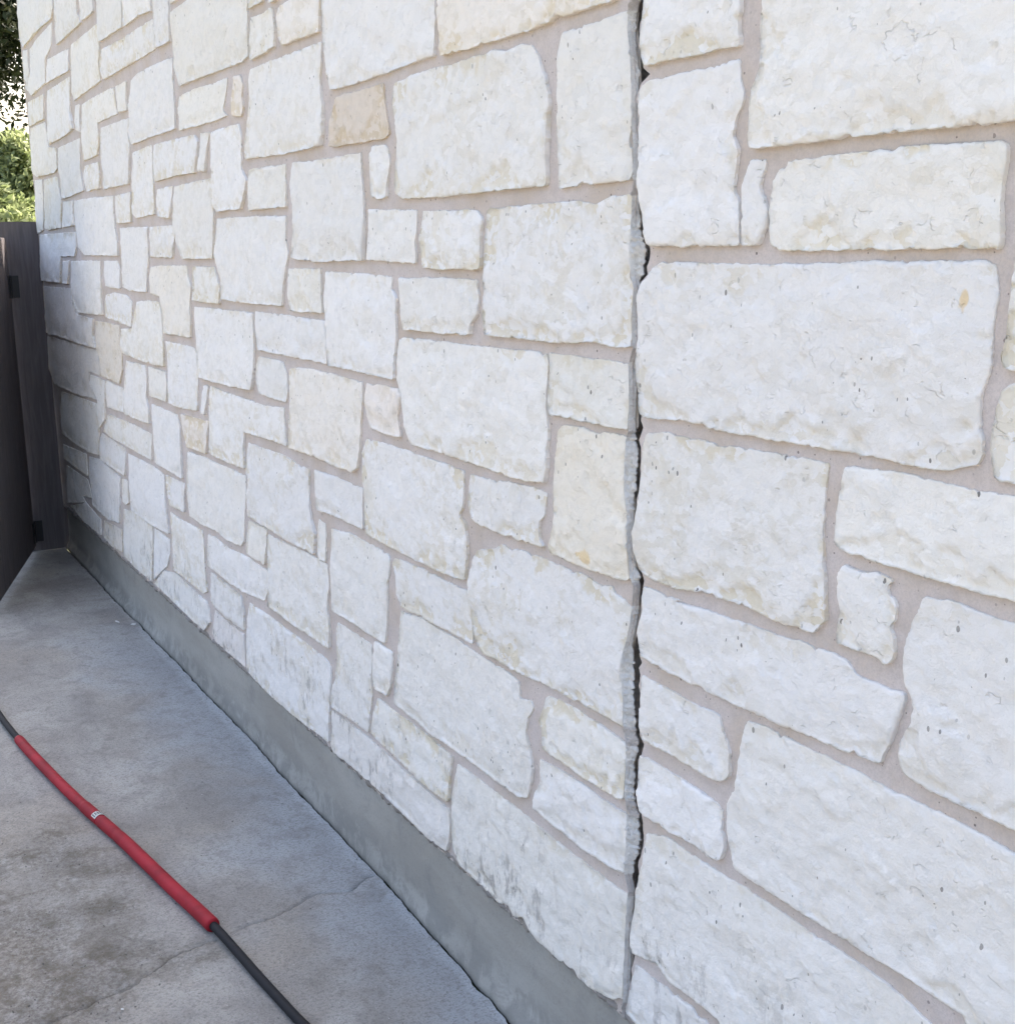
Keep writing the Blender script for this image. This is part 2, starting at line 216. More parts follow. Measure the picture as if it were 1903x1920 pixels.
GAP_LEFT = [(-1646.9, 1995.9), (-1647.9, 1988.1), (-1653.9, 1969.1), (-1662.8, 1940.1), (-1660.6, 1913.3), (-1659.9, 1892.8), (-1647.9, 1884.1), (-1654.4, 1872.6), (-1660.9, 1866.1), (-1663.4, 1852.0), (-1660.6, 1816.3), (-1658.4, 1763.8), (-1657.4, 1721.4), (-1653.6, 1678.6), (-1636.2, 1635.3), (-1627.7, 1613.8), (-1635.5, 1592.3), (-1634.2, 1580.8), (-1655.2, 1565.3), (-1667.1, 1543.0), (-1659.5, 1514.4), (-1660.2, 1492.1), (-1662.4, 1458.4), (-1661.3, 1440.5), (-1656.3, 1400.1), (-1652.7, 1368.6), (-1660.6, 1358.6), (-1660.9, 1347.1), (-1653.6, 1322.6), (-1648.8, 1293.2), (-1651.2, 1253.4), (-1659.0, 1216.9), (-1662.8, 1180.7), (-1664.7, 1155.8), (-1666.6, 1131.4), (-1654.2, 1102.7), (-1646.8, 1094.6), (-1642.7, 1076.3), (-1647.1, 1048.7), (-1648.0, 1024.1), (-1663.3, 998.1), (-1661.9, 973.7), (-1659.3, 949.6), (-1659.1, 924.7), (-1658.6, 899.8), (-1656.2, 850.1), (-1652.5, 825.9), (-1646.9, 799.9), (-1643.3, 785.8), (-1644.8, 767.3), (-1659.9, 746.4), (-1654.3, 719.9), (-1656.2, 701.0), (-1649.7, 677.8), (-1645.5, 661.2), (-1637.8, 630.3), (-1640.7, 597.5), (-1655.3, 559.0), (-1660.1, 527.2), (-1665.2, 503.2), (-1667.5, 474.9), (-1679.2, 444.4), (-1683.5, 422.8), (-1679.9, 391.3), (-1673.4, 375.2), (-1682.2, 350.9), (-1684.1, 310.4), (-1686.9, 280.4), (-1682.3, 257.3)]
STRIP_LEFT = [(-1645.2, 1994.6), (-1661.8, 1976.5), (-1665.5, 1949.8), (-1657.8, 1908.1), (-1653.8, 1856.5), (-1653.6, 1821.5), (-1648.9, 1783.7), (-1646.4, 1741.7), (-1646.3, 1724.9), (-1651.1, 1701.9), (-1654.0, 1657.2), (-1656.4, 1603.3), (-1652.4, 1574.4), (-1646.5, 1559.3), (-1648.4, 1537.3), (-1650.1, 1497.6), (-1647.2, 1464.5), (-1659.7, 1436.8), (-1657.5, 1391.8), (-1659.2, 1330.0), (-1667.2, 1310.5), (-1671.1, 1275.1), (-1671.0, 1228.2), (-1662.8, 1194.1), (-1660.6, 1158.2), (-1658.4, 1122.8), (-1654.2, 1085.3), (-1643.9, 1070.7), (-1645.8, 1048.5), (-1647.8, 1031.1), (-1657.9, 989.4), (-1674.4, 945.1), (-1682.8, 907.6), (-1674.3, 872.2), (-1672.0, 813.1), (-1663.4, 781.5), (-1665.4, 734.3), (-1669.5, 685.8), (-1663.0, 675.7), (-1662.8, 604.5), (-1664.8, 561.0), (-1669.1, 540.2), (-1656.0, 511.3), (-1662.3, 470.3), (-1666.5, 413.3), (-1668.6, 356.8), (-1670.6, 294.0), (-1675.1, 268.8)]
SLAB_EDGE = [(-6925.6, -5.1), (-6497.4, -0.4), (-6070.4, -5.0), (-5662.4, -0.0), (-5554.5, 5.6), (-5511.3, 8.5), (-5171.2, 4.6), (-4902.7, 15.3), (-4430.1, 10.5), (-4113.0, 17.9), (-3855.3, 18.1), (-3637.3, 9.4), (-3406.5, 10.2), (-3220.1, 13.3), (-3087.8, 12.9), (-2873.9, 11.6), (-2803.6, 17.6), (-2531.0, 4.2), (-2427.5, 6.4), (-2338.2, 5.6), (-2263.3, -0.8), (-2180.7, 1.3), (-2123.1, -2.4), (-2083.6, -7.2)]
CRACKS = [[(-2751.7, -400.4), (-2762.8, -362.3), (-2764.6, -307.7), (-2786.0, -245.1), (-2818.2, -176.7), (-2808.7, -140.0), (-2787.8, -84.3), (-2817.3, -48.5), (-2835.1, -1.9)],
 [(-2740.1, -463.9), (-2733.6, -496.6), (-2727.3, -528.7), (-2721.0, -560.5), (-2708.7, -581.5), (-2687.5, -607.4), (-2677.1, -630.2), (-2666.9, -652.8), (-2642.2, -669.9), (-2632.6, -711.2), (-2629.7, -753.2), (-2614.6, -783.4), (-2609.6, -811.2), (-2599.7, -839.4), (-2592.0, -864.4), (-2580.5, -920.3)]]
HOSE = [(-4744.3, -732.9), (-4603.8, -707.4), (-4397.9, -696.4), (-4244.0, -677.6), (-4056.7, -656.5), (-3848.8, -627.0), (-3657.2, -599.7), (-3483.6, -567.8), (-3344.6, -538.9), (-3153.6, -514.7), (-2989.4, -489.7), (-2867.7, -468.6), (-2753.1, -448.8), (-2645.5, -440.0), (-2530.7, -426.1), (-2409.1, -412.9), (-2314.4, -403.3), (-2240.5, -392.9)]
CHIPS = [(-5598.4, -79.5), (-5517.1, -25.4), (-2562.7, -719.6), (-2706.7, -778.2)]
# ------------------------------------------------------------------ helpers
def link(name, me, mat=None, parent=None, **props):
    o = bpy.data.objects.new(name, me)
    COL.objects.link(o)
    if mat is not None and me is not None and not me.materials:
        me.materials.append(mat)
    if parent is not None:
        o.parent = parent
    for k, v in props.items():
        o[k] = v
    return o

def thing(name, label, cat, loc=(0, 0, 0), rz=0.0, group=None):
    o = bpy.data.objects.new(name, None)
    COL.objects.link(o)
    o.location = loc; o.rotation_euler = (0, 0, rz)
    o.empty_display_size = 0.1
    o['label'] = label; o['category'] = cat
    if group: o['group'] = group
    return o

def mesh(name, verts, faces, smooth=True):
    me = bpy.data.meshes.new(name)
    me.from_pydata([tuple(v) for v in verts], [], faces)
    me.update()
    if smooth:
        me.polygons.foreach_set('use_smooth', [True] * len(me.polygons))
    return me

def grid_faces(nr, nc, flip=False):
    F = []
    for i in range(nr - 1):
        a = i * nc
        for j in range(nc - 1):
            q = (a + j, a + j + 1, a + nc + j + 1, a + nc + j)
            F.append(q[::-1] if flip else q)
    return F

def box_bm(bm, size, loc=(0, 0, 0), bevel=0.0, rot=None):
    r = bmesh.ops.create_cube(bm, size=1.0)
    vs = r['verts']
    bmesh.ops.scale(bm, vec=size, verts=vs)
    if bevel:
        es = list({e for v in vs for e in v.link_edges})
        rb = bmesh.ops.bevel(bm, geom=es, offset=bevel, segments=2, affect='EDGES', profile=0.6)
        vs = list({v for f in rb['faces'] for v in f.verts} | {v for v in vs if v.is_valid})
    if rot is not None:
        bmesh.ops.rotate(bm, verts=vs, matrix=rot)
    bmesh.ops.translate(bm, vec=loc, verts=vs)
    return vs

def bm_mesh(name, bm):
    me = bpy.data.meshes.new(name)
    bm.to_mesh(me); bm.free()
    return me

FR = noise.fractal
def fb(x, y, z, o=4, H=0.9):
    return FR((x, y, z), H, 2.1, o)

# ------------------------------------------------------------------ node helper
class NT:
    def __init__(s, name):
        s.m = bpy.data.materials.new(name); s.m.use_nodes = True
        s.t = s.m.node_tree; s.n = s.t.nodes; s.l = s.t.links
        s.b = s.n['Principled BSDF']
    def node(s, ty, **kw):
        n = s.n.new(ty)
        for k, v in kw.items():
            if hasattr(n, k): setattr(n, k, v)
            else: n.inputs[k].default_value = v
        return n
    def set(s, sock, v):
        if hasattr(v, 'is_linked') or isinstance(v, bpy.types.NodeSocket): s.l.new(v, sock)
        else: sock.default_value = v
    def math(s, op, a, b=0.0, c=0.0, clamp=False):
        n = s.n.new('ShaderNodeMath'); n.operation = op; n.use_clamp = clamp
        s.set(n.inputs[0], a); s.set(n.inputs[1], b); s.set(n.inputs[2], c)
        return n.outputs[0]
    def mix(s, f, a, b, mode='MIX'):
        n = s.n.new('ShaderNodeMix'); n.data_type = 'RGBA'; n.blend_type = mode
        s.set(n.inputs[0], f); s.set(n.inputs[6], a); s.set(n.inputs[7], b)
        return n.outputs[2]
    def pos(s, scale=(1, 1, 1)):
        g = s.n.new('ShaderNodeNewGeometry')
        if scale == (1, 1, 1): return g.outputs['Position']
        mp = s.n.new('ShaderNodeMapping'); mp.inputs['Scale'].default_value = scale
        s.l.new(g.outputs['Position'], mp.inputs[0]); return mp.outputs[0]
    def noise(s, vec, scale, detail=4.0, rough=0.55, w=None, dist=0.0):
        n = s.n.new('ShaderNodeTexNoise')
        if w is not None:
            n.noise_dimensions = '4D'; s.set(n.inputs['W'], w)
        s.l.new(vec, n.inputs['Vector'])
        n.inputs['Scale'].default_value = scale; n.inputs['Detail'].default_value = detail
        n.inputs['Roughness'].default_value = rough; n.inputs['Distortion'].default_value = dist
        return n.outputs['Fac']
    def voro(s, vec, scale, feature='F1', rand=1.0, out='Distance'):
        n = s.n.new('ShaderNodeTexVoronoi'); n.feature = feature
        s.l.new(vec, n.inputs['Vector']); n.inputs['Scale'].default_value = scale
        n.inputs['Randomness'].default_value = rand
        return n.outputs[out]
    def ramp(s, f, stops):
        n = s.n.new('ShaderNodeMapRange'); n.interpolation_type = 'SMOOTHSTEP'
        s.set(n.inputs[0], f)
        n.inputs[1].default_value, n.inputs[2].default_value = stops[0], stops[1]
        n.inputs[3].default_value = stops[2] if len(stops) > 2 else 0.0
        n.inputs[4].default_value = stops[3] if len(stops) > 3 else 1.0
        return n.outputs[0]
    def bump(s, h, dist, strength=1.0, prev=None):
        n = s.n.new('ShaderNodeBump'); n.inputs['Distance'].default_value = dist
        n.inputs['Strength'].default_value = strength
        s.l.new(h, n.inputs['Height'])
        if prev is not None: s.l.new(prev, n.inputs['Normal'])
        return n.outputs[0]
    def done(s, col, rough=0.9, normal=None, spec=0.3):
        s.set(s.b.inputs['Base Color'], col); s.set(s.b.inputs['Roughness'], rough)
        s.b.inputs['Specular IOR Level'].default_value = spec
        if normal is not None: s.l.new(normal, s.b.inputs['Normal'])
        return s.m

def warp(N, p, scale, amt, detail=2):
    """push the lookup point about with a noise so patches get ragged rims"""
    n = N.n.new('ShaderNodeTexNoise'); N.l.new(p, n.inputs['Vector'])
    n.inputs['Scale'].default_value = scale; n.inputs['Detail'].default_value = detail
    a = N.n.new('ShaderNodeVectorMath'); a.operation = 'SUBTRACT'
    N.l.new(n.outputs['Color'], a.inputs[0]); a.inputs[1].default_value = (.5, .5, .5)
    b = N.n.new('ShaderNodeVectorMath'); b.operation = 'SCALE'
    N.l.new(a.outputs[0], b.inputs[0]); b.inputs['Scale'].default_value = amt
    c = N.n.new('ShaderNodeVectorMath'); c.operation = 'ADD'
    N.l.new(p, c.inputs[0]); N.l.new(b.outputs[0], c.inputs[1])
    return c.outputs[0]

STAINS = [(-1.788, 1.091, .024, .015), (-1.812, 1.093, .010, .007), (-0.996, 1.556, .009, .013)]
def mat_stone():
    N = NT('limestone')
    oi = N.n.new('ShaderNodeObjectInfo')
    w = N.math('MULTIPLY', oi.outputs['Random'], 37.0)
    p0 = N.pos()
    big = N.noise(p0, 6.0, 4, 0.68, w)
    mid = N.noise(p0, 34.0, 4, 0.62, w)
    at = N.n.new('ShaderNodeAttribute'); at.attribute_name = 'fracture'
    fr = at.outputs['Fac']
    # chipped flakes a centimetre or two across, each a little different in tone
    pf = warp(N, N.pos((1, 1, 1.4)), 60, 0.022, 2)
    pf2 = warp(N, p0, 45, 0.020, 2)
    n = N.n.new('ShaderNodeTexVoronoi'); N.l.new(pf, n.inputs['Vector']); n.inputs['Scale'].default_value = 52
    q = N.n.new('ShaderNodeSeparateColor'); N.l.new(n.outputs['Color'], q.inputs[0])
    cell = q.outputs[0]
    flake = N.math('ADD', N.math('MULTIPLY', cell, .45), N.math('MULTIPLY', mid, .55))
    white, buff = (0.885, 0.850, 0.815, 1), (0.79, 0.715, 0.585, 1)
    rn = oi.outputs['Random']
    amt = N.math('MULTIPLY_ADD', N.math('POWER', N.math('FRACT', N.math('MULTIPLY', rn, 7.3)), 1.6), 0.50, 0.08)   # how buff this block is
    pitty = N.math('FRACT', N.math('MULTIPLY', rn, 13.7))
    patch = N.ramp(N.math('ADD', N.math('MULTIPLY', big, 0.72), N.math('MULTIPLY', flake, 0.28)), (0.49, 0.60))
    col = N.mix(N.math('MULTIPLY', patch, amt), white, buff)
    col = N.mix(N.math('MULTIPLY', N.ramp(flake, (0.38, 0.72)), 0.20), col, (0.70, 0.69, 0.685, 1))
    f2 = N.math('MULTIPLY', fr, N.ramp(flake, (0.34, 0.56)), clamp=True)
    col = N.mix(N.math('MULTIPLY', f2, N.math('MULTIPLY_ADD', amt, 1.2, 0.10)), col, (0.76, 0.675, 0.52, 1))
    col = N.mix(1.0, col, oi.outputs['Color'], 'MULTIPLY')
    # pores: small dark flecks in loose clusters
    v = N.n.new('ShaderNodeTexVoronoi'); N.l.new(N.pos((1.3, 1, 0.8)), v.inputs['Vector']); v.inputs['Scale'].default_value = 85
    sel = N.n.new('ShaderNodeSeparateColor'); N.l.new(v.outputs['Color'], sel.inputs[0])
    thr = N.math('MULTIPLY_ADD', pitty, -0.10, N.ramp(big, (0.46, 0.64, 1.04, 0.82)))
    on = N.math('GREATER_THAN', sel.outputs[0], thr)
    rad = N.math('MULTIPLY_ADD', N.math('POWER', sel.outputs[1], 2.0), 0.26, 0.06)
    pit = N.math('MULTIPLY', N.math('LESS_THAN', N.math('MULTIPLY_ADD', mid, .25, v.outputs['Distance']), N.math('ADD', rad, .12)), on)
    pit = N.math('MULTIPLY', pit, N.math('MULTIPLY_ADD', sel.outputs[2], .65, .25))
    col = N.mix(pit, col, (0.19, 0.17, 0.15, 1))
    # iron stains with a place of their own
    for (cx_, cz_, ax, az) in STAINS:
        s2 = N.n.new('ShaderNodeSeparateXYZ'); N.l.new(pf2, s2.inputs[0])
        dx = N.math('MULTIPLY', N.math('SUBTRACT', s2.outputs[0], cx_), 1 / ax)
        dz = N.math('MULTIPLY', N.math('SUBTRACT', s2.outputs[2], cz_), 1 / az)
        dd_ = N.math('ADD', N.math('MULTIPLY', dx, dx), N.math('MULTIPLY', dz, dz))
        col = N.mix(N.math('MULTIPLY', N.ramp(dd_, (0.25, 1.0, 1.0, 0.0)), .75), col, (0.80, 0.60, 0.32, 1))
    # splash dirt on the lowest stones (soil and mildew streaks above the foundation)
    sep = N.n.new('ShaderNodeSeparateXYZ'); N.l.new(p0, sep.inputs[0])
    low = N.ramp(sep.outputs[2], (0.26, 0.66, 1.0, 0.0))
    st = N.math('MULTIPLY', N.ramp(N.noise(N.pos((2.2, 2, 0.8)), 14, 5, 0.75), (0.50, 0.60)), N.ramp(big, (.44, .58)))
    col = N.mix(N.math('MULTIPLY', N.math('MULTIPLY', low, st), 0.62), col, (0.30, 0.27, 0.25, 1))
    # hairline ledges and splits
    ln = N.noise(pf, 11.0, 3, 0.55, w)
    ln = N.ramp(N.math('ABSOLUTE', N.math('SUBTRACT', ln, 0.5)), (0.0, 0.008, 1.0, 0.0))
    ln = N.math('MULTIPLY', ln, N.ramp(mid, (0.54, 0.60)))
    col = N.mix(N.math('MULTIPLY', ln, 0.14), col, (0.48, 0.44, 0.38, 1))
    h = N.math('MULTIPLY_ADD', N.noise(p0, 75, 5, 0.66, w), 1.0, N.math('MULTIPLY', cell, 0.30))
    h = N.math('SUBTRACT', h, N.math('MULTIPLY', ln, 0.35))
    h = N.math('SUBTRACT', h, N.math('MULTIPLY', pit, 0.5))
    return N.done(col, 0.93, N.bump(h, 0.0046, 0.85), 0.25)

def mat_mortar(name='mortar', tone=(0.645, 0.570, 0.535, 1)):
    N = NT(name)
    p = N.pos()
    a = N.noise(warp(N, p, 20, .03), 6, 4, 0.6)
    col = N.mix(N.ramp(a, (0.4, 0.68)), tone, (tone[0] * .90, tone[1] * .86, tone[2] * .78, 1))
    sand = N.noise(p, 300, 3, 0.8)
    blot = N.noise(p, 26, 4, 0.7)
    col = N.mix(N.math('MULTIPLY', N.ramp(blot, (0.48, 0.68)), 0.35), col, (tone[0] * .74, tone[1] * .72, tone[2] * .70, 1))
    col = N.mix(N.math('MULTIPLY', N.ramp(sand, (0.42, 0.62)), 0.38), col, (tone[0] * .72, tone[1] * .72, tone[2] * .72, 1))
    vd = N.voro(p, 95.0)
    vc = N.n.new('ShaderNodeTexVoronoi'); N.l.new(p, vc.inputs['Vector']); vc.inputs['Scale'].default_value = 95
    sel = N.n.new('ShaderNodeSeparateColor'); N.l.new(vc.outputs['Color'], sel.inputs[0])
    on = N.math('GREATER_THAN', sel.outputs[0], 0.66)
    pit = N.math('MULTIPLY', N.math('LESS_THAN', vd, N.math('MULTIPLY_ADD', sel.outputs[1], .20, .08)), on)
    col = N.mix(N.math('MULTIPLY', pit, N.math('MULTIPLY_ADD', sel.outputs[2], .6, .2)), col, (0.16, 0.13, 0.12, 1))
    h = N.math('ADD', N.noise(p, 60, 5, 0.6), N.math('MULTIPLY', sand, 0.35))
    h = N.math('SUBTRACT', h, N.math('MULTIPLY', pit, 0.8))
    return N.done(col, 0.95, N.bump(h, 0.0022, 0.8), 0.2)

def mat_break():
    N = NT('broken_mortar')
    p = N.pos()
    a = N.noise(warp(N, p, 40, .03), 20, 6, 0.7)
    at = N.n.new('ShaderNodeAttribute'); at.attribute_name = 'hard'
    c0 = N.mix(N.ramp(a, (0.38, 0.66)), (0.56, 0.52, 0.49, 1), (0.74, 0.68, 0.64, 1))
    c1 = N.mix(N.ramp(a, (0.36, 0.60)), (0.76, 0.74, 0.71, 1), (0.90, 0.88, 0.85, 1))
    col = N.mix(at.outputs['Fac'], c0, c1)
    h = N.math('ADD', N.noise(p, 80, 6, 0.7), N.math('MULTIPLY', N.noise(p, 300, 3, .6), .4))
    return N.done(col, 0.97, N.bump(h, 0.009, 1.0), 0.15)

def mat_foundation():
    N = NT('foundation_concrete')
    p = N.pos()
    a = N.noise(N.pos((0.6, 1, 2.2)), 3.0, 5, 0.6)
    col = N.mix(N.ramp(a, (0.35, 0.7)), (0.345, 0.322, 0.284, 1), (0.425, 0.402, 0.362, 1))
    b = N.noise(warp(N, p, 6, .2), 9, 6, 0.7)
    col = N.mix(N.math('MULTIPLY', N.ramp(b, (0.52, 0.72)), 0.35), col, (0.20, 0.20, 0.195, 1))
    sx = N.n.new('ShaderNodeSeparateXYZ'); N.l.new(p, sx.inputs[0])
    spl = N.math('MULTIPLY', N.ramp(N.math('MULTIPLY_ADD', N.math('SUBTRACT', b, .5), .25, sx.outputs[2]), (0.05, 0.13, 1.0, 0.0)), N.ramp(b, (.42, .56)))
    col = N.mix(N.math('MULTIPLY', spl, 0.45), col, (0.17, 0.165, 0.15, 1))
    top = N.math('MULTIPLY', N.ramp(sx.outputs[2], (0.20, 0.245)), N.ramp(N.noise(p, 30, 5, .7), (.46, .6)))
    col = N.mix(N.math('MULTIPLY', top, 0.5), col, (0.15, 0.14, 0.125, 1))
    g2 = N.noise(p, 150, 4, .7)
    col = N.mix(N.math('MULTIPLY', N.ramp(g2, (.52, .68)), .25), col, (0.19, 0.185, 0.17, 1))
    h = N.math('ADD', N.noise(N.pos((.5, 1, 1)), 18, 5, 0.6), N.math('MULTIPLY', g2, .35))
    return N.done(col, 0.85, N.bump(h, 0.0035, 0.7), 0.3)

def mat_slab():
    N = NT('slab_concrete')
    p = N.pos()
    pw = warp(N, p, 3, 0.35)
    a = N.noise(pw, 2.2, 6, 0.62)
    b = N.noise(N.pos((0.45, 1.8, 1)), 3.0, 5, 0.6)
    col = N.mix(N.ramp(a, (0.36, 0.64)), (0.300, 0.275, 0.242, 1), (0.435, 0.408, 0.364, 1))
    col = N.mix(N.math('MULTIPLY', N.ramp(b, (0.45, 0.7)), 0.5), col, (0.215, 0.20, 0.188, 1))
    # pale bluish band along the foundation, ragged outer rim
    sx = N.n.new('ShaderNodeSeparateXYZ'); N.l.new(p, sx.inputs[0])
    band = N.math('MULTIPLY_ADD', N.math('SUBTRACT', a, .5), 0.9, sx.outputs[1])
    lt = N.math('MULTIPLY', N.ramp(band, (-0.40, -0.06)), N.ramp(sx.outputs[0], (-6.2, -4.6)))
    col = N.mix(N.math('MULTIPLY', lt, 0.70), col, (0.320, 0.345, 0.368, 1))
    tan = N.ramp(N.noise(pw, 1.3, 4, .6), (0.50, 0.62))
    col = N.mix(N.math('MULTIPLY', N.math('MULTIPLY', tan, N.math('SUBTRACT', 1.0, lt)), 0.60), col, (0.37, 0.325, 0.268, 1))
    m = N.noise(warp(N, p, 12, .1), 14, 6, 0.72)
    sp_ = N.noise(N.pos((1.6, 1, 1)), 75, 4, 0.75)
    col = N.mix(N.math('MULTIPLY', N.ramp(sp_, (0.50, 0.62)), 0.55), col, (0.165, 0.15, 0.138, 1))
    g3 = N.noise(p, 190, 3, 0.8)
    col = N.mix(N.math('MULTIPLY', N.ramp(g3, (0.50, 0.64)), 0.40), col, (0.40, 0.385, 0.365, 1))
    col = N.mix(N.math('MULTIPLY', N.ramp(g3, (0.46, 0.36)), 0.50), col, (0.13, 0.12, 0.112, 1))
    col = N.mix(N.math('MULTIPLY', N.ramp(m, (0.46, 0.70)), 0.55), col, (0.185, 0.172, 0.155, 1))
    # worn, soil-stained area away from the wall
    at = N.n.new('ShaderNodeAttribute'); at.attribute_name = 'worn'
    worn = at.outputs['Fac']
    fine = N.noise(p, 55, 6, 0.75)
    wm = N.math('MULTIPLY', worn, N.ramp(fine, (0.38, 0.62)))
    col = N.mix(N.math('MULTIPLY', wm, 0.60), col, (0.130, 0.108, 0.078, 1))
    blotch = N.math('MULTIPLY', worn, N.ramp(N.noise(pw, 7.0, 6, 0.68), (0.46, 0.60)))
    col = N.mix(N.math('MULTIPLY', blotch, 0.52), col, (0.115, 0.093, 0.064, 1))
    pe = warp(N, N.pos((0.8, 1.5, 1)), 30, .02)
    vd = N.voro(pe, 62)
    vc = N.n.new('ShaderNodeTexVoronoi'); N.l.new(pe, vc.inputs['Vector']); vc.inputs['Scale'].default_value = 62
    sel = N.n.new('ShaderNodeSeparateColor'); N.l.new(vc.outputs['Color'], sel.inputs[0])
    on = N.math('GREATER_THAN', sel.outputs[0], N.ramp(worn, (0, 1, 0.975, 0.70)))
    pit = N.math('MULTIPLY', N.ramp(N.math('MULTIPLY_ADD', fine, .5, vd), (0.38, 0.50, 1.0, 0.0)), on)
    col = N.mix(N.math('MULTIPLY', pit, N.math('MULTIPLY_ADD', sel.outputs[2], .5, .3)), col, (0.06, 0.054, 0.048, 1))
    lite = N.math('MULTIPLY', N.math('GREATER_THAN', sel.outputs[1], 0.965), N.ramp(vd, (0.10, 0.16, 1.0, 0.0)))
    col = N.mix(N.math('MULTIPLY', lite, .7), col, (0.52, 0.50, 0.46, 1))
    h = N.math('ADD', N.math('MULTIPLY', sp_, .8), N.math('MULTIPLY', N.math('MULTIPLY', fine, N.math('ADD', worn, 0.12)), 2.2))
    h = N.math('MULTIPLY_ADD', g3, .5, h)
    h = N.math('SUBTRACT', h, N.math('MULTIPLY', pit, 0.7))
    return N.done(col, 0.88, N.bump(h, 0.0034, 0.8), 0.3)

def mat_simple(name, col, rough=0.6, bump=None, var=0.15, scale=20, spec=0.4):
    N = NT(name)
    p = N.pos()
    a = N.noise(p, scale, 5, 0.6)
    c = N.mix(N.ramp(a, (0.35, 0.65)), col, tuple(v * (1 - var) for v in col[:3]) + (1,))
    nb = N.bump(N.noise(p, scale * 3, 5, 0.6), bump, 0.7) if bump else None
    return N.done(c, rough, nb, spec)

def mat_wood(name='stained_wood', col=(0.115, 0.100, 0.100, 1)):
    N = NT(name)
    p = N.pos((9, 9, 0.7))
    g = N.noise(p, 6, 6, 0.65, None, 0.6)
    c = N.mix(N.ramp(g, (0.35, 0.7)), col, tuple(v * 1.35 for v in col[:3]) + (1,))
    return N.done(c, 0.75, N.bump(g, 0.004, 0.6), 0.25)

def mat_leaf(name, a, b, trans):
    N = NT(name)
    r = N.n.new('ShaderNodeAttribute'); r.attribute_name = 'tone'
    col = N.mix(r.outputs['Fac'], a, b)
    N.l.new(col, N.b.inputs['Base Color']); N.b.inputs['Roughness'].default_value = 0.55
    N.b.inputs['Specular IOR Level'].default_value = 0.3
    tr = N.n.new('ShaderNodeBsdfTranslucent'); N.l.new(col, tr.inputs[0])
    mx = N.n.new('ShaderNodeMixShader'); mx.inputs[0].default_value = trans
    out = [n for n in N.n if n.type == 'OUTPUT_MATERIAL'][0]
    N.l.new(N.b.outputs[0], mx.inputs[1]); N.l.new(tr.outputs[0], mx.inputs[2]); N.l.new(mx.outputs[0], out.inputs[0])
    return N.m

M_STONE = mat_stone()
M_MORTAR = mat_mortar()
M_BREAK = mat_break()
M_FOUND = mat_foundation()
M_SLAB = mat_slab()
M_CORE = mat_simple('render_coat', (0.45, 0.40, 0.36, 1), 0.95, 0.003)
M_WOOD = mat_wood()
M_IRON = mat_simple('black_iron', (0.012, 0.012, 0.014, 1), 0.5, 0.0005, spec=0.5)

# ------------------------------------------------------------------ the wall
WALL_L, WALL_R, BASE, TOP = -7.275, 1.20, 0.250, 3.50

def poly_at(L, extend=None):
    a = sorted([(z / 1000, x / 1000) for x, z in L])
    zs = np.array([v[0] for v in a]); xs = np.array([v[1] for v in a])
    return lambda z: float(np.interp(z, zs, xs))
gap_r, gap_l, strip_l = poly_at(GAP_RIGHT), poly_at(GAP_LEFT), poly_at(STRIP_LEFT)

wall = thing('stone_wall', 'long wall of pale rough-cut limestone blocks with pinkish mortar and a jagged vertical crack', 'wall', (0, 0, 0))

def prep_polygon(P, spacing, seed, jit):
    """resample the outline, take off the sharp corners and roughen it"""
    P = np.array(P)
    n = len(P)
    Q = []
    for i in range(n):
        a, b, c = P[i - 1], P[i], P[(i + 1) % n]
        la, lc = np.hypot(*(a - b)), np.hypot(*(c - b))
        r = min(0.0035, la * .3, lc * .3)
        Q.append(b + (a - b) / max(la, 1e-6) * r); Q.append(b + (c - b) / max(lc, 1e-6) * r)
    Q = np.array(Q); out = []
    for i in range(len(Q)):
        a, b = Q[i], Q[(i + 1) % len(Q)]
        k = max(1, int(round(np.hypot(*(b - a)) / spacing)))
        for t in range(k): out.append(a + (b - a) * t / k)
    out = np.array(out)
    nx = np.roll(out, -1, 0) - np.roll(out, 1, 0)
    nx /= np.maximum(np.hypot(nx[:, 0], nx[:, 1])[:, None], 1e-9)
    nor = np.stack([nx[:, 1], -nx[:, 0]], 1)
    d = np.array([.55 * fb(p[0] * 20, p[1] * 20, seed, 4, 0.7) + .38 * fb(p[0] * 130, p[1] * 130, seed + 9, 3, 0.4) - 2.6 * max(0, fb(p[0] * 34, p[1] * 34, seed + 4, 3, .7) - .34) for p in out]) * jit
    return out + nor * d[:, None]

def dist_poly(pts, poly):
    A = poly; B = np.roll(poly, -1, 0); AB = B - A
    L2 = np.maximum((AB ** 2).sum(1), 1e-12)
    res = np.empty(len(pts))
    for s in range(0, len(pts), 1500):
        p = pts[s:s + 1500]
        t = np.clip(((p[:, None] - A) * AB).sum(2) / L2, 0, 1)
        res[s:s + 1500] = np.sqrt((((p[:, None] - (A + t[..., None] * AB)) ** 2).sum(2)).min(1))
    return res

def inside(pts, poly):
    x, y = pts[:, 0][:, None], pts[:, 1][:, None]
    x0, y0 = poly[:, 0], poly[:, 1]
    x1, y1 = np.roll(x0, -1), np.roll(y0, -1)
    c = ((y0 > y) != (y1 > y)) & (x < (x1 - x0) * (y - y0) / np.where(y1 == y0, 1e-9, y1 - y0) + x0)
    return (c.sum(1) % 2) == 1

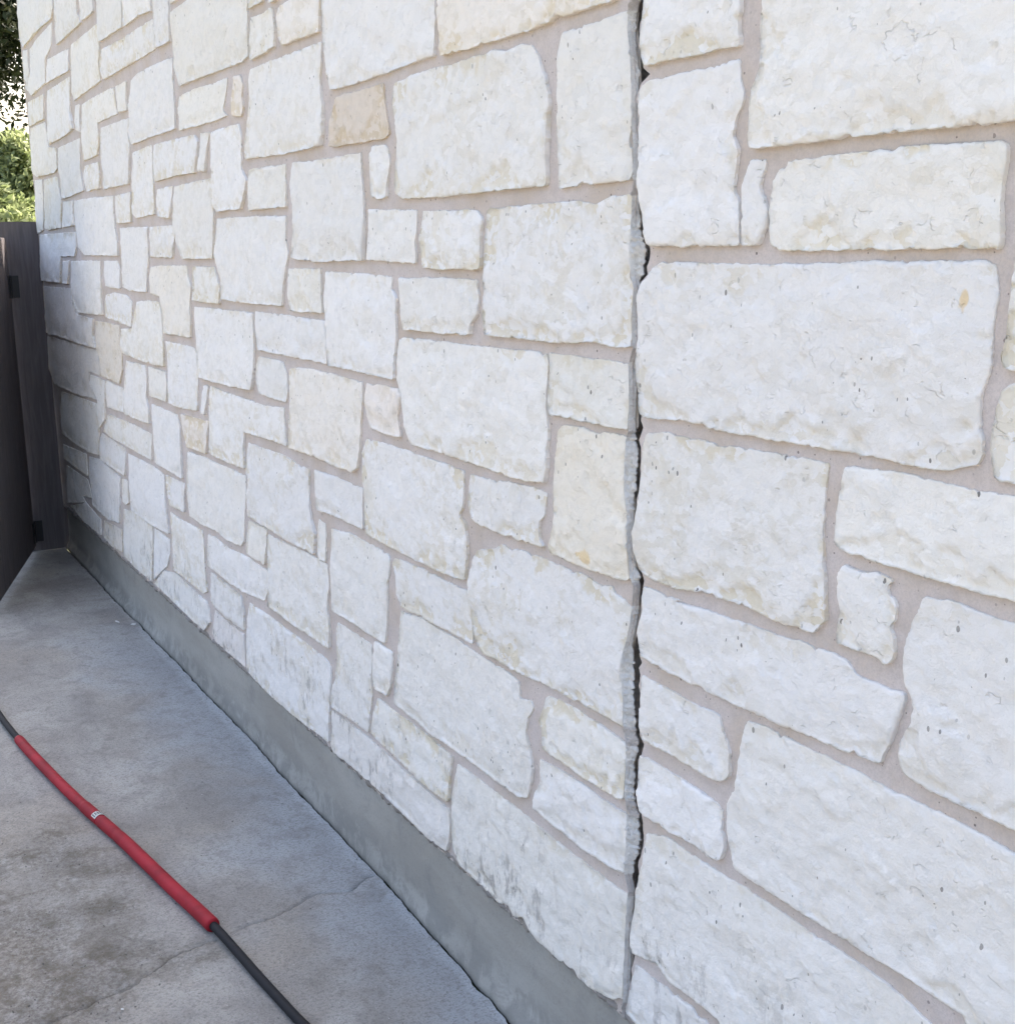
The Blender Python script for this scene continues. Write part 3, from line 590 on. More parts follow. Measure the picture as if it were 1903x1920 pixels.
TONES = {'b7': (0.85, 0.765, 0.67), 'b13': (0.98, 0.93, 0.87), 'a9': (0.98, 0.94, 0.85), 'a1': (1, 0.96, 0.90), 'c37': (0.91, 0.86, 0.78),
         'c38': (0.86, 0.83, 0.79), 'c36': (0.90, 0.88, 0.86), 'a19': (0.95, 0.93, 0.90), 'a8': (0.95, 0.94, 0.90), 'c29': (0.99, 0.96, 0.90),
         'a28': (1, 0.97, 0.92), 'a29': (1, .95, .90), 'b2': (1, .97, .93), 'c50b': (.92, .88, .82), 'c44': (.97, .92, .86), 'a41': (.93, .90, .88)}
LABELS = {'b7': 'tan brown streaked stone'}

def make_stone(key, P, seed):
    rnd = random.Random(seed)
    P = np.array(P)
    if ((P[:, 0] * np.roll(P[:, 1], -1)) - (np.roll(P[:, 0], -1) * P[:, 1])).sum() < 0: P = P[::-1]
    cx = P[:, 0].mean()
    dist = max(1.3, math.hypot(cx, 1.15))
    sp = 0.0042 * dist / 1.6 if cx < 0 else 0.012
    sp = max(sp, 0.0042)
    out = prep_polygon(P, sp, seed * 1.7, 0.0036)
    lo, hi = out.min(0), out.max(0)
    g = sp * 1.35
    h = min(hi[1] - lo[1], hi[0] - lo[0])
    rr = min(0.0026, h * 0.10)
    X, Z = np.meshgrid(np.arange(lo[0], hi[0], g), np.arange(lo[1], hi[1], g * .9))
    X[1::2] += g / 2
    pts = np.stack([X.ravel(), Z.ravel()], 1)
    jr = np.random.RandomState(seed); pts += jr.uniform(-.2, .2, pts.shape) * g
    pts = pts[inside(pts, out)]
    if len(pts):
        dd = dist_poly(pts, out)
    else: dd = np.zeros(0)
    n = len(out)
    # an inner ring keeps the arris crisp
    if cx < -1.64:   # left of the crack: stop at the broken face
        for i_ in range(len(out)):
            out[i_, 0] = min(out[i_, 0], strip_l(out[i_, 1]) + .0004)
    elif cx < -1.3 or P[:, 0].min() < -1.5:
        for i_ in range(len(out)):
            out[i_, 0] = max(out[i_, 0], gap_r(out[i_, 1]) + .0002)
    tg = np.roll(out, -1, 0) - np.roll(out, 1, 0); tg /= np.maximum(np.hypot(tg[:, 0], tg[:, 1])[:, None], 1e-9)
    ring = out + np.stack([-tg[:, 1], tg[:, 0]], 1) * rr
    ring = ring[inside(ring, out)]
    rd = dist_poly(ring, out); ring = ring[rd > rr * .85]; rd = rd[rd > rr * .85]
    if len(pts):
        k_ = dd > rr + g * .45
        pts, dd = pts[k_], dd[k_]
    pts = np.concatenate([ring, pts]) if len(pts) else ring
    dd = np.concatenate([rd, dd])
    V2 = [Vector(p) for p in out] + [Vector(p) for p in pts]
    res = delaunay_2d_cdt(V2, [], [list(range(n))], 1, 1e-6)
    vs, fs, orig = res[0], res[2], res[3]
    co = np.array([[v.x, v.y] for v in vs])
    D = np.zeros(len(co))
    for i, oo in enumerate(orig):
        if oo and oo[0] >= n: D[i] = dd[oo[0] - n]
    p0 = rnd.uniform(0.0040, 0.0066)
    pmax = p0 + rnd.uniform(0.0006, 0.0020)
    tiltx, tiltz = rnd.uniform(-.006, .006), rnd.uniform(-.012, -.002)
    cz = (lo[1] + hi[1]) / 2
    # split planes: each patch of the face broke off at its own slight slant, leaving low ledges between
    ns = max(2, int((hi[0] - lo[0]) * (hi[1] - lo[1]) / .0038))
    fsd = jr.uniform(0, 1, (ns, 2)) * (hi - lo) + lo
    fgr = jr.uniform(-1, 1, (ns, 2)) * np.array([.045, .065]); fof = jr.uniform(-.0014, .0014, ns)
    verts = []; frac = []
    for (x, z), d in zip(co, D):
        e = min(1.0, d / rr); e = 1 - (1 - e) ** 2.2
        # broken arrises: steps of lost face near the rim, mostly along the lower edge
        q = fb(x * 9, z * 9, seed * 3.1, 4, .8)
        lowb = max(0.0, 1 - (z - lo[1]) / (0.30 * (hi[1] - lo[1]) + .02))
        band = 0.006 + 0.060 * max(0, q - .02 + .34 * lowb) + .006 * fb(x * 50, z * 50, seed, 3, .6)
        c = max(0.0, min(1.0, (band - d) / 0.005)) if q + .34 * lowb > 0.10 else 0.0
        rel = 0.0026 * fb(x * 7, z * 7, seed, 3, .9) + 0.0016 * (abs(fb(x * 22, z * 26, seed + 5, 3, .8)) - .25) + 0.0009 * fb(x * 60, z * 66, seed, 3, .6)
        wx, wz = x + .022 * fb(x * 14, z * 14, seed + 2, 4, .5), z + .018 * fb(x * 14, z * 14, seed + 7, 4, .5)
        dk = (fsd[:, 0] - wx) ** 2 + ((fsd[:, 1] - wz) * 1.5) ** 2
        kk = int(dk.argmin())
        pl = fof[kk] + fgr[kk, 0] * (x - fsd[kk, 0]) + fgr[kk, 1] * (z - fsd[kk, 1])
        rel += max(-.0022, min(.0022, pl))
        # conchoidal steps
        s = fb(x * 6.5 + 3, z * 9, seed * 2.3, 3, .9) * 3.2
        st = math.floor(s); f = s - st
        rel += 0.0010 * (st + min(1.0, max(0.0, (f - .80) / .2)))
        up = (z - lo[1]) / (hi[1] - lo[1])
        pz = p0 * (1.15 - .80 * up)                    # split faces: lower arris stands proud, upper one dies into the joint
        rise = (pmax - p0) * (1.0 - .45 * up)
        y = pz + rise * e + rel * (0.25 + .75 * e) - 0.0042 * c * e
        y += tiltx * (x - cx) + tiltz * (z - cz)
        y = max(y, 0.0003)
        verts.append((x, -y, z)); frac.append(min(1.0, c + .45 * max(0, lowb - .35)))
    # returns running back into the mortar
    base = len(verts)
    loop = [None] * n
    for i, oo in enumerate(orig):
        for k in oo:
            if k < n: loop[k] = i
    loop = [l for l in loop if l is not None]
    for l in loop: verts.append((verts[l][0], 0.016, verts[l][2])); frac.append(frac[l])
    faces = [tuple(f) for f in fs]
    m = len(loop)
    a = faces[0]; v0, v1, v2 = (Vector(verts[i]) for i in a[:3])
    if (v1 - v0).cross(v2 - v0).y > 0: faces = [f[::-1] for f in faces]
    for i in range(m):
        j = (i + 1) % m
        faces.append((loop[i], base + i, base + j, loop[j]))
    ox, oz = float(co[:, 0].mean()), float(co[:, 1].mean())
    me = mesh('stone', [(x - ox, y, z - oz) for x, y, z in verts], faces)
    sm = [True] * len(fs) + [False] * m
    me.polygons.foreach_set('use_smooth', sm)
    at = me.attributes.new('fracture', 'FLOAT', 'POINT')
    at.data.foreach_set('value', frac)
    o = link('stone', me, M_STONE, wall)
    o.location = (ox, 0, oz)
    t = TONES.get(key)
    if t is None:
        v = rnd.uniform(0.94, 1.0); wv = rnd.uniform(0, 1) ** 2
        t = (v, v * (1 - .014 * wv), v * (1 - .06 * wv))
    o.color = (*t, 1)
    if key in LABELS: o['label'] = LABELS[key]
    return o

def parse(s): return [tuple(float(v) / 1000 for v in k.split(',')) for k in s.split()]
traced = {k: parse(v) for k, v in STONES.items()}
for k, P in traced.items():       # keep the lowest stones off the foundation, the leftmost on the corner
    traced[k] = [(max(x, WALL_L), max(z, BASE + 0.004)) for x, z in P]
for i, (k, P) in enumerate(traced.items()):
    make_stone(k, P, i + 1)

# courses outside the picture: same bond, laid round the traced ones
allp = [np.array(P) for P in traced.values()]
boxes = [(p[:, 0].min(), p[:, 1].min(), p[:, 0].max(), p[:, 1].max()) for p in allp]
def blocked(x0, z0, x1, z1):
    gx, gz = np.meshgrid(np.linspace(x0, x1, 9), np.linspace(z0, z1, 7))
    q = np.stack([gx.ravel(), gz.ravel()], 1)
    for b, p in zip(boxes, allp):
        if b[0] < x1 + .012 and b[2] > x0 - .012 and b[1] < z1 + .012 and b[3] > z0 - .012:
            if inside(q, p).any(): return True
            if inside(p, np.array([(x0 - .01, z0 - .01), (x1 + .01, z0 - .01), (x1 + .01, z1 + .01), (x0 - .01, z1 + .01)])).any(): return True
    return False
rf = random.Random(8)
def ray_x(z):   # right-hand edge of the traced field
    return -0.80
sid = 500; fills = []
z = 0.262
rows = []
while z < TOP - .1:
    hgt = rf.choice([0.115, 0.24, 0.24, 0.18]); hgt = min(hgt, TOP - z - .015)
    rows.append((z, hgt)); z += hgt + 0.018
for z, hgt in rows:
    x = (-1.60 if z < .5 else -0.93) if z < 2.0 else WALL_L + .01
    while x < WALL_R - .1:
        L = rf.uniform(.30, .70) if hgt > .15 else rf.uniform(.25, .50)
        x1 = min(x + L, WALL_R - .01)
        if x < -1.66 < x1 + .02:
            x1 = -1.672
            if x1 - x < .06: x = -1.62; continue
        if -1.70 < x < -1.62: x = -1.622; x1 = x + L
        if not blocked(x, z, x1, z + hgt) and x1 - x > .08:
            e = lambda: rf.uniform(-.004, .004)
            P = [(x + e(), z + e()), ((x + x1) / 2, z + e()), (x1 + e(), z + e()), (x1 + e(), z + hgt / 2), (x1 + e(), z + hgt + e()), ((x + x1) / 2, z + hgt + e()), (x + e(), z + hgt + e())]
            make_stone('fill', P, sid); sid += 1; fills.append(np.array(P))
            x = x1 + .018
        else:
            x += .05 if blocked(x, z, x + .1, z + hgt) else max(.05, L * .25)

# smaller blocks close what gaps are left between those courses and the traced ones
CG = .01
ox_, oz_ = WALL_L, BASE
nxg, nzg = int((WALL_R - WALL_L) / CG), int((TOP - BASE) / CG)
occ = np.zeros((nzg, nxg), bool)
for P_ in list(traced.values()) + fills:
    P_ = np.array(P_)
    i0, i1 = max(0, int((P_[:, 1].min() - oz_) / CG) - 1), min(nzg, int((P_[:, 1].max() - oz_) / CG) + 2)
    j0, j1 = max(0, int((P_[:, 0].min() - ox_) / CG) - 1), min(nxg, int((P_[:, 0].max() - ox_) / CG) + 2)
    gx_, gz_ = np.meshgrid(ox_ + (np.arange(j0, j1) + .5) * CG, oz_ + (np.arange(i0, i1) + .5) * CG)
    m_ = inside(np.stack([gx_.ravel(), gz_.ravel()], 1), P_).reshape(gx_.shape)
    occ[i0:i1, j0:j1] |= m_
dl = occ.copy()
for di in (-1, 0, 1):
    for dj in (-1, 0, 1): dl |= np.roll(np.roll(occ, di, 0), dj, 1)
jc = int((-1.645 - ox_) / CG); dl[:, jc - 3:jc + 3] = True
dl[:1] = True; dl[:, :1] = True; dl[-1:] = True; dl[:, -1:] = True
for i in range(1, nzg - 8, 2):
    j = 1
    while j < nxg - 8:
        if dl[i:i + 7, j:j + 9].any(): j += 1; continue
        hh = 7
        while i + hh < nzg - 1 and hh < 24 and not dl[i + hh, j:j + 9].any(): hh += 1
        ww = 9; wmax = rf.randint(24, 56)
        while j + ww < nxg - 1 and ww < wmax and not dl[i:i + hh, j + ww].any(): ww += 1
        x0_, z0_, x1_, z1_ = ox_ + j * CG, oz_ + i * CG, ox_ + (j + ww) * CG, oz_ + (i + hh) * CG
        near = z0_ < 3.05 and not (x0_ < -6.6 and z0_ < 2.6)
        if ww * hh >= 90 and near:
            e = lambda: rf.uniform(-.003, .003)
            make_stone('fill', [(x0_ + e(), z0_ + e()), ((x0_ + x1_) / 2, z0_ + e()), (x1_ + e(), z0_ + e()), (x1_ + e(), z1_ + e()), ((x0_ + x1_) / 2, z1_ + e()), (x0_ + e(), z1_ + e())], sid); sid += 1
            dl[i:i + hh + 1, j:j + ww + 1] = True
        j += ww
# mortar bed, two sheets parted by the crack
def sheet(name, xa, xb, nx, power, deep_at):
    zs = np.arange(BASE - 0.001, TOP, 0.011); verts = []
    for z in zs:
        a, b = xa(z), xb(z)
        row = []
        for j in range(nx):
            t = j / (nx - 1)
            t = 1 - (1 - t) ** power if power > 0 else t ** (-power)
            row.append(a + (b - a) * t)
        for j, x in enumerate(row):
            y = 0.0018 + 0.0018 * fb(x * 16, z * 16, 2.2, 3, .8)
            zz = z + (0.004 * fb(x * 30, 0, 7.7, 4, .6) if z < BASE + .005 else 0)
            verts.append((x, y, zz))
    nc = nx
    faces = grid_faces(len(zs), nc)
    # return into the crack
    c = nc - 1 if deep_at == 'b' else 0
    base = len(verts)
    for i in range(len(zs)):
        v = verts[i * nc + c]; verts.append((v[0] - (.05 if deep_at == 'b' else 0), 0.13 if deep_at == 'a' else .03, v[2]))
    for i in range(len(zs) - 1):
        q = (i * nc + c, base + i, base + i + 1, (i + 1) * nc + c)
        faces.append(q if deep_at == 'b' else q[::-1])
    return link(name, mesh(name, verts, faces), M_MORTAR, wall)
jag = lambda z, s: 0.0045 * fb(0, z * 40, s, 4, .5) + 0.0050 * fb(3, z * 110, s, 4, .4)
sheet('mortar', lambda z: WALL_L, lambda z: strip_l(z) + .004, 300, 1.7, 'b')
sheet('mortar', lambda z: gap_r(z) + jag(z, 1.0), lambda z: WALL_R, 150, -1.4, 'a')

# broken end face of the left-hand panel, standing in the crack
left_p = [(k, np.array(P)) for k, P in traced.items() if max(p[0] for p in P) > -1.72 and min(p[0] for p in P) < -1.70]
zs = np.arange(BASE, TOP, 0.0025); verts = []; NC = 14; hard = []
for z in zs:
    q_ = np.array([(strip_l(z) - .012, z + .004 * fb(1, z * 60, 2, 3))])
    on_stone = 1.0 if any(inside(q_, P)[0] for k, P in left_p) else 0.0
    hard += [on_stone] * (NC + 3)
    a, b = strip_l(z) + 0.0008, gap_l(z) + 0.0008 + 1.1 * jag(z, 9.0)
    b = max(b, a + .004)
    for j in range(NC):
        t = j / (NC - 1)
        x = a + (b - a) * t
        y = -0.0045 + 0.0115 * t ** 1.1 + (0.0080 * fb(x * 60, z * 30, 4.4, 5, .5) + .0036 * fb(x * 170, z * 120, 1, 3, .5)) * min(1, 5 * t) * (1.15 - t)
        verts.append((x, y, z))
    verts.append((b - .003, y + .004, z)); verts.append((b - .05, y + .022, z)); verts.append((b - .05, 0.13, z))
me = mesh('broken_joint_face', verts, grid_faces(len(zs), NC + 3))
at = me.attributes.new('hard', 'FLOAT', 'POINT'); at.data.foreach_set('value', hard)
link('broken_joint_face', me, M_BREAK, wall, label='grey broken mortar face along the crack')

# ragged squeeze of mortar along the foot of the wall
verts = []; xs = np.arange(WALL_L + .01, WALL_R, 0.006)
for x in xs:
    n1 = fb(x * 9, 1, 1, 5, .6); n2 = fb(x * 33, 5, 1, 4, .6)
    zt = BASE + 0.010 + 0.009 * n1 + .003 * n2; zb = BASE - 0.005 + 0.008 * n2
    yo = 0.000 - 0.006 * fb(x * 26, 9, 2, 5, .5)
    for (y, z) in ((0.006, zt + .004), (yo, zt), (yo - .001, (zt + zb) / 2), (yo + .003, zb), (0.03, zb)):
        verts.append((x, y, z))
link('bed_joint', mesh('bed_joint', verts, grid_faces(len(xs), 5, True)), mat_mortar('foot_mortar', (0.34, 0.31, 0.29, 1)), wall)

# foundation with a coved toe
edge_pts = sorted([(x / 1000, y / 1000) for x, y in SLAB_EDGE])
ex = np.array([WALL_L] + [p[0] for p in edge_pts] + [1.5]); ey = np.array([-.001] + [p[1] for p in edge_pts] + [-.002])
def slab_y(x):
    return float(np.interp(x, ex, ey)) * .8 - .004 + 0.0032 * fb(x * 14, 3, 3, 5, .55)
xs = np.arange(WALL_L + .004, WALL_R, 0.012); verts = []
prof = [(0.13, .249), (0.030, .2485), (0.0195, .244), (0.018, .20), (0.0175, .15), (0.017, .10), (0.016, .062), (0.0135, .038), (None, .018), (None, .001), (None, -.05)]
for x in xs:
    sy = slab_y(x)
    for k, (y, z) in enumerate(prof):
        yy = y if y is not None else (sy + {8: .0040, 9: .0006, 10: .0006}[k])
        if 2 <= k <= 8: yy += 0.0022 * fb(x * 4, z * 9, 6, 4, .8)
        zz = z + (0.0015 * fb(x * 20, 7, 7, 3, .7) if k < 3 else 0)
        if k == 9: zz = -.004
        if k == 10: yy += .035
        verts.append((x, yy, zz))
link('foundation', mesh('foundation', verts, grid_faces(len(xs), len(prof), True)), M_FOUND, wall, label='grey concrete foundation strip below the stones')

bm = bmesh.new()
box_bm(bm, (WALL_R - WALL_L - .01, 0.35, TOP - BASE + .02), ((WALL_R + WALL_L) / 2, 0.13 + 0.175, (TOP + BASE) / 2))
box_bm(bm, (WALL_R - WALL_L - .02, 0.33, BASE + .25), ((WALL_R + WALL_L) / 2, 0.13 + 0.168, (BASE - .27) / 2))
link('wall_core', bm_mesh('wall_core', bm), M_CORE, wall)
# the corner's side face
zs = np.arange(BASE, TOP, .03); ys = np.arange(0.002, 0.48, .03); verts = []
for z in zs:
    for y in ys: verts.append((WALL_L - .001 + .002 * fb(y * 10, z * 10, 3, 3), y, z))
link('mortar', mesh('mortar', verts, grid_faces(len(zs), len(ys), True)), M_MORTAR, wall)

# ------------------------------------------------------------------ slab with its cracks
def catmull(P, n):
    P = [np.array(p, float) for p in P]; P = [2 * P[0] - P[1]] + P + [2 * P[-1] - P[-2]]
    out = []
    for i in range(1, len(P) - 2):
        for k in range(n):
            t = k / n
            out.append(.5 * ((2 * P[i]) + (-P[i-1] + P[i+1]) * t + (2*P[i-1] - 5*P[i] + 4*P[i+1] - P[i+2]) * t*t + (-P[i-1] + 3*P[i] - 3*P[i+1] + P[i+2]) * t**3))
    out.append(P[-2]); return np.array(out)

X0, X1, Y0 = -7.35, 0.6, -1.5
SP = 0.024
pts = []; z0 = []
edge = []
for x in np.arange(X0, X1 + .001, 0.007): edge.append((x, slab_y(x) - 0.0045 - 0.0050 * max(0, fb(x * 11, 6, 1, 5, .5))))
bound = edge + [(X1, y) for y in np.arange(-SP, Y0, -SP)] + [(x, Y0) for x in np.arange(X1, X0, -SP)] + [(X0, y) for y in np.arange(Y0, -SP / 2, SP)]
nb = len(bound)
V2 = [Vector(b) for b in bound]
kind = [0] * nb
edges = []
cents = []
for ci, C in enumerate(CRACKS):
    c = catmull([(x / 1000, y / 1000) for x, y in C], 5)
    tn = np.gradient(c, axis=0); tn /= np.hypot(tn[:, 0], tn[:, 1])[:, None]; nn = np.stack([-tn[:, 1], tn[:, 0]], 1)
    jt = np.array([fb(p[0] * 60, p[1] * 60, ci + 2, 4, .6) for p in c]) * 0.006
    c = c + nn * jt[:, None]
    cents.append(c)
    wd = np.array([0.00025 + 0.0011 * max(0, .25 + fb(p[0] * 14, p[1] * 14, 11 + ci, 4)) * (1.1 if ci else .8) for p in c]); wd[0] = wd[-1] = .0003
    for off, kd in ((-1, 1), (0, 2), (1, 1)):
        s = len(V2)
        for p, q, w in zip(c, nn, wd): V2.append(Vector(p + q * w * off)); kind.append(kd)
        edges += [(s + i, s + i + 1) for i in range(len(c) - 1)]
gx, gy = np.meshgrid(np.arange(X0 + SP, X1 - SP / 2, SP), np.arange(Y0 + SP, -.02, SP))
gp = np.stack([gx.ravel(), gy.ravel()], 1); gp += np.random.RandomState(3).uniform(-.3, .3, gp.shape) * SP
keep = np.ones(len(gp), bool)
for c in cents:
    for s in range(0, len(gp), 4000):
        d = np.sqrt(((gp[s:s+4000, None] - c) ** 2).sum(2)).min(1); keep[s:s+4000] &= d > .010
for p in gp[keep]: V2.append(Vector(p)); kind.append(0)
res = delaunay_2d_cdt(V2, edges, [list(range(nb))], 1, 1e-6)
vs, fs, orig = res[0], res[2], res[3]
verts = []; worn = []; cen = set()
def worn_at(x, y):
    # rough, soil-stained patch round the hose, ragged rim
    u = (x + 2.75) / 1.15; v = (y + 1.02) / 0.42
    d = math.sqrt(u * u + v * v) + .55 * fb(x * 3, y * 3, 5, 4, .7)
    return max(0.0, min(1.0, (1.12 - d) / .45))
for i, v in enumerate(vs):
    k = max([kind[o] for o in orig[i]] or [0])
    wv = worn_at(v.x, v.y)
    z = 0.0018 * fb(v.x * 5, v.y * 5, 9, 3, .9) + 0.0016 * wv * fb(v.x * 30, v.y * 30, 4, 3, .6)
    if k == 2: z -= 0.0028; cen.add(i)
    verts.append((v.x, v.y, z)); worn.append(wv)
faces = [tuple(f) for f in fs]
nflat = len(faces)
a = faces[0]; v0, v1, v2 = (Vector(verts[i]) for i in a[:3])
if (v1 - v0).cross(v2 - v0).z < 0: faces = [f[::-1] for f in faces]
loop = [None] * nb
for i, oo in enumerate(orig):
    for k in oo:
        if k < nb: loop[k] = i
loop = [l for l in loop if l is not None]; base = len(verts)
for l in loop: verts.append((verts[l][0], verts[l][1], -0.06)); worn.append(0)
for i in range(len(loop)):
    j = (i + 1) % len(loop); faces.append((loop[i], base + i, base + j, loop[j]))
# coarse remainder of the paving, out to the lawn
b2 = len(verts)
ring = [(-7.35, -6.0), (9.0, -6.0), (9.0, -1.5), (X1, -1.5), (X1, -.005), (1.3, -.005), (9.0, -.005), (-7.35, -1.5)]
for x, y in ring: verts.append((x, y, 0.0)); worn.append(0)
faces += [(b2, b2 + 1, b2 + 2, b2 + 7), (b2 + 3, b2 + 2, b2 + 6, b2 + 4)]
me = mesh('pavement', verts, faces)
me.polygons.foreach_set('use_smooth', [not any(v in cen for v in f) for f in faces])
at = me.attributes.new('worn', 'FLOAT', 'POINT'); at.data.foreach_set('value', worn)
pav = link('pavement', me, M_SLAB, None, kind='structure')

# lawn and soil beyond, one sheet to the horizon
N = NT('lawn')
p = N.pos()
col = N.mix(N.ramp(N.noise(p, .6, 6, .65), (.4, .6)), (0.075, 0.095, 0.035, 1), (0.16, 0.14, 0.085, 1))
M_LAWN = N.done(col, .95, N.bump(N.noise(p, 25, 6, .7), .03))
verts = [(x, y, -0.03) for y in (-1500, -30, 0, 30, 1500) for x in (-1500, -30, 0, 30, 1500)]
link('ground', mesh('ground', verts, grid_faces(5, 5)), M_LAWN, None, kind='structure')
# sub-base seen at the bottom of the joint between slab and foundation
bm = bmesh.new(); box_bm(bm, (9, .2, .02), (-3, 0, -.055)); link('subsoil', bm_mesh('subsoil', bm), mat_simple('damp_soil', (.03, .026, .022, 1), .95, .002), None, kind='structure')

# ------------------------------------------------------------------ hose in its red sleeves
hp = [(x / 1000, y / 1000) for x, y in HOSE][1:]
hp = [hp[0]] + [tuple((np.array(hp[i-1]) + 2 * np.array(hp[i]) + np.array(hp[i+1])) / 4) for i in range(1, len(hp) - 1)] + [hp[-1]]
hp = [(-6.5, -.85), (-5.886, -.775), (-5.195, -.734), (-4.86, -.719)] + hp + [(-2.0, -.375), (-1.4, -.36), (-.7, -.42)]
path = catmull(hp, 14)
seg = np.hypot(*np.diff(path, axis=0).T); arc = np.concatenate([[0], np.cumsum(seg)])
def at_arc(s): return np.array([np.interp(s, arc, path[:, 0]), np.interp(s, arc, path[:, 1])])
def arc_of_x(x): return float(np.interp(x, path[:, 0], arc))
S1, S2, S3 = arc_of_x(-4.305), arc_of_x(-3.515), arc_of_x(-2.775)
RH, RS = 0.0108, 0.0175
def axis_z(s):
    k = min(1.0, max(0.0, min((s - (S1 - .35)) / .35, ((S3 + .35) - s) / .35)))
    k = k * k * (3 - 2 * k)
    return RH + 0.001 + (RS - RH) * k
def tube(name, s0, s1, rad, mat, parent, n=20, step=.012, caps=True, arc0=0, arc1=2 * math.pi, inner=None):
    k = max(2, int((s1 - s0) / step)); verts = []; closed = arc1 - arc0 > 6.28
    for i in range(k + 1):
        s = s0 + (s1 - s0) * i / k
        c = at_arc(s); d = at_arc(s + .004) - at_arc(s - .004); d /= np.hypot(*d)
        r = rad(s) if callable(rad) else rad
        zc = axis_z(s)
        for j in range(n):
            a = arc0 + (arc1 - arc0) * j / (n if closed else n - 1)
            verts.append((c[0] - d[1] * math.cos(a) * r, c[1] + d[0] * math.cos(a) * r, zc + math.sin(a) * r))
    F = []
    for i in range(k):
        for j in range(n if closed else n - 1):
            j2 = (j + 1) % n
            F.append((i * n + j, i * n + j2, (i + 1) * n + j2, (i + 1) * n + j))
    if closed and caps:
        F.append(tuple(range(n))[::-1]); F.append(tuple(k * n + j for j in range(n)))
    me = mesh(name, verts, F)
    return link(name, me, mat, parent)
hose = thing('hose', 'black hose with two bright red foam sleeves lying across the concrete slab', 'hose')
M_RUB = mat_simple('black_rubber', (0.004, 0.004, 0.007, 1), 0.7, 0.0006, spec=0.4, scale=40)
M_RED = mat_simple('red_foam', (0.36, 0.012, 0.024, 1), 0.6, 0.0014, var=.35, scale=9, spec=0.25)
tube('hose_line', .02, arc[-1] - .02, RH, M_RUB, hose)
def r_far(s):
    r = RS * .93
    e = min(s - S1, S2 - s)
    if S2 - s < .13: r += RS * .10 * (1 if S2 - s < .115 else (.13 - (S2 - s)) / .015)
    return r * (1 - .10 * math.exp(-e / .004)) + .0004 * fb(s * 7, 2, 2, 3)
def r_near(s):
    e = min(s - S2, S3 - s)
    r = RS * (1.03 - .05 * math.exp(-((s - S2 - .12) / .014) ** 2) + .05 * math.exp(-(S3 - s) / .03))
    return r * (1 - .12 * math.exp(-e / .004)) + .0004 * fb(s * 7, 8, 2, 3)
sl1 = tube('sleeve', S1, S2 + .001, r_far, M_RED, hose, n=32, step=.004)
sl2 = tube('sleeve', S2 + .002, S3, r_near, M_RED, hose, n=32, step=.004)
M_WHT = mat_simple('white_print', (.62, .60, .55, 1), .5, var=.1, spec=.4)
lab = tube('sticker', S2 - .030, S2 - .001, lambda s: r_far(min(s, S2 - .02)) + .0005, M_WHT, sl1, n=18, step=.004, arc0=R(15), arc1=R(150))
# printed figures on the sticker: strokes wrapped round the tube
M_INK = mat_simple('print_ink', (.02, .02, .02, 1), .6)
glyph = {'B': ['110', '101', '110', '101', '110'], 'R': ['110', '101', '110', '101', '101'], 'E': ['111', '100', '110', '100', '111'], '1': ['010', '110', '010', '010', '111']}
verts = []; F = []
def stroke(sa, sb, a0, a1):
    b = len(verts)
    for s in (sa, sb):
        for a in (a0, a1):
            c = at_arc(s); d = at_arc(s + .004) - at_arc(s - .004); d /= np.hypot(*d); r = r_far(S2 - .02) + .0009
            verts.append((c[0] - d[1] * math.cos(a) * r, c[1] + d[0] * math.cos(a) * r, axis_z(s) + math.sin(a) * r))
    F.append((b, b + 1, b + 3, b + 2))
a = R(140)
for ch in 'ERBE1':
    for r_, row in enumerate(glyph[ch]):
        for c_, v in enumerate(row):
            if v == '1':
                sa = S2 - .0255 + r_ * .0036
                stroke(sa, sa + .0036, a - R(5.2) * c_, a - R(5.2) * (c_ + 1))
    a -= R(22)
me = mesh('sticker_print', verts, F, False); link('sticker_print', me, M_INK, sl1)

# ------------------------------------------------------------------ little white flakes of mortar on the slab
M_CHIP = mat_simple('pale_chip', (.72, .70, .66, 1), .9, .001)
def chip(x, y, sx, sy, rz, label, sd):
    bm = bmesh.new(); bmesh.ops.create_icosphere(bm, subdivisions=2, radius=1)
    for v in bm.verts:
        n_ = 1 + .35 * noise.noise((v.co.x * 1.7 + sd, v.co.y * 1.7, v.co.z * 1.7))
        v.co = Vector((v.co.x * sx * n_, v.co.y * sy * n_, v.co.z * min(sx, sy) * .45 * n_))
    o = link('stone_chip', bm_mesh('stone_chip', bm), M_CHIP)
    o.location = (x, y, .0035); o.rotation_euler = (0, 0, rz)
    o['label'] = label; o['category'] = 'stone chip'; o['group'] = 'pale chips lying on the slab'
(c0x, c0y), (c1x, c1y), (c2x, c2y), (c3x, c3y) = [(a / 1000, b / 1000) for a, b in CHIPS]
chip(c0x, c0y, .020, .0055, .25, 'long thin white flake on the slab in front of the foundation near the gate', 1)
chip(c1x, c1y, .011, .008, 1.1, 'small round white chip close to the crack along the foundation', 5)
chip(c2x, c2y, .0045, .0028, .4, 'tiny pale speck on the stained concrete left of the black hose end', 9)

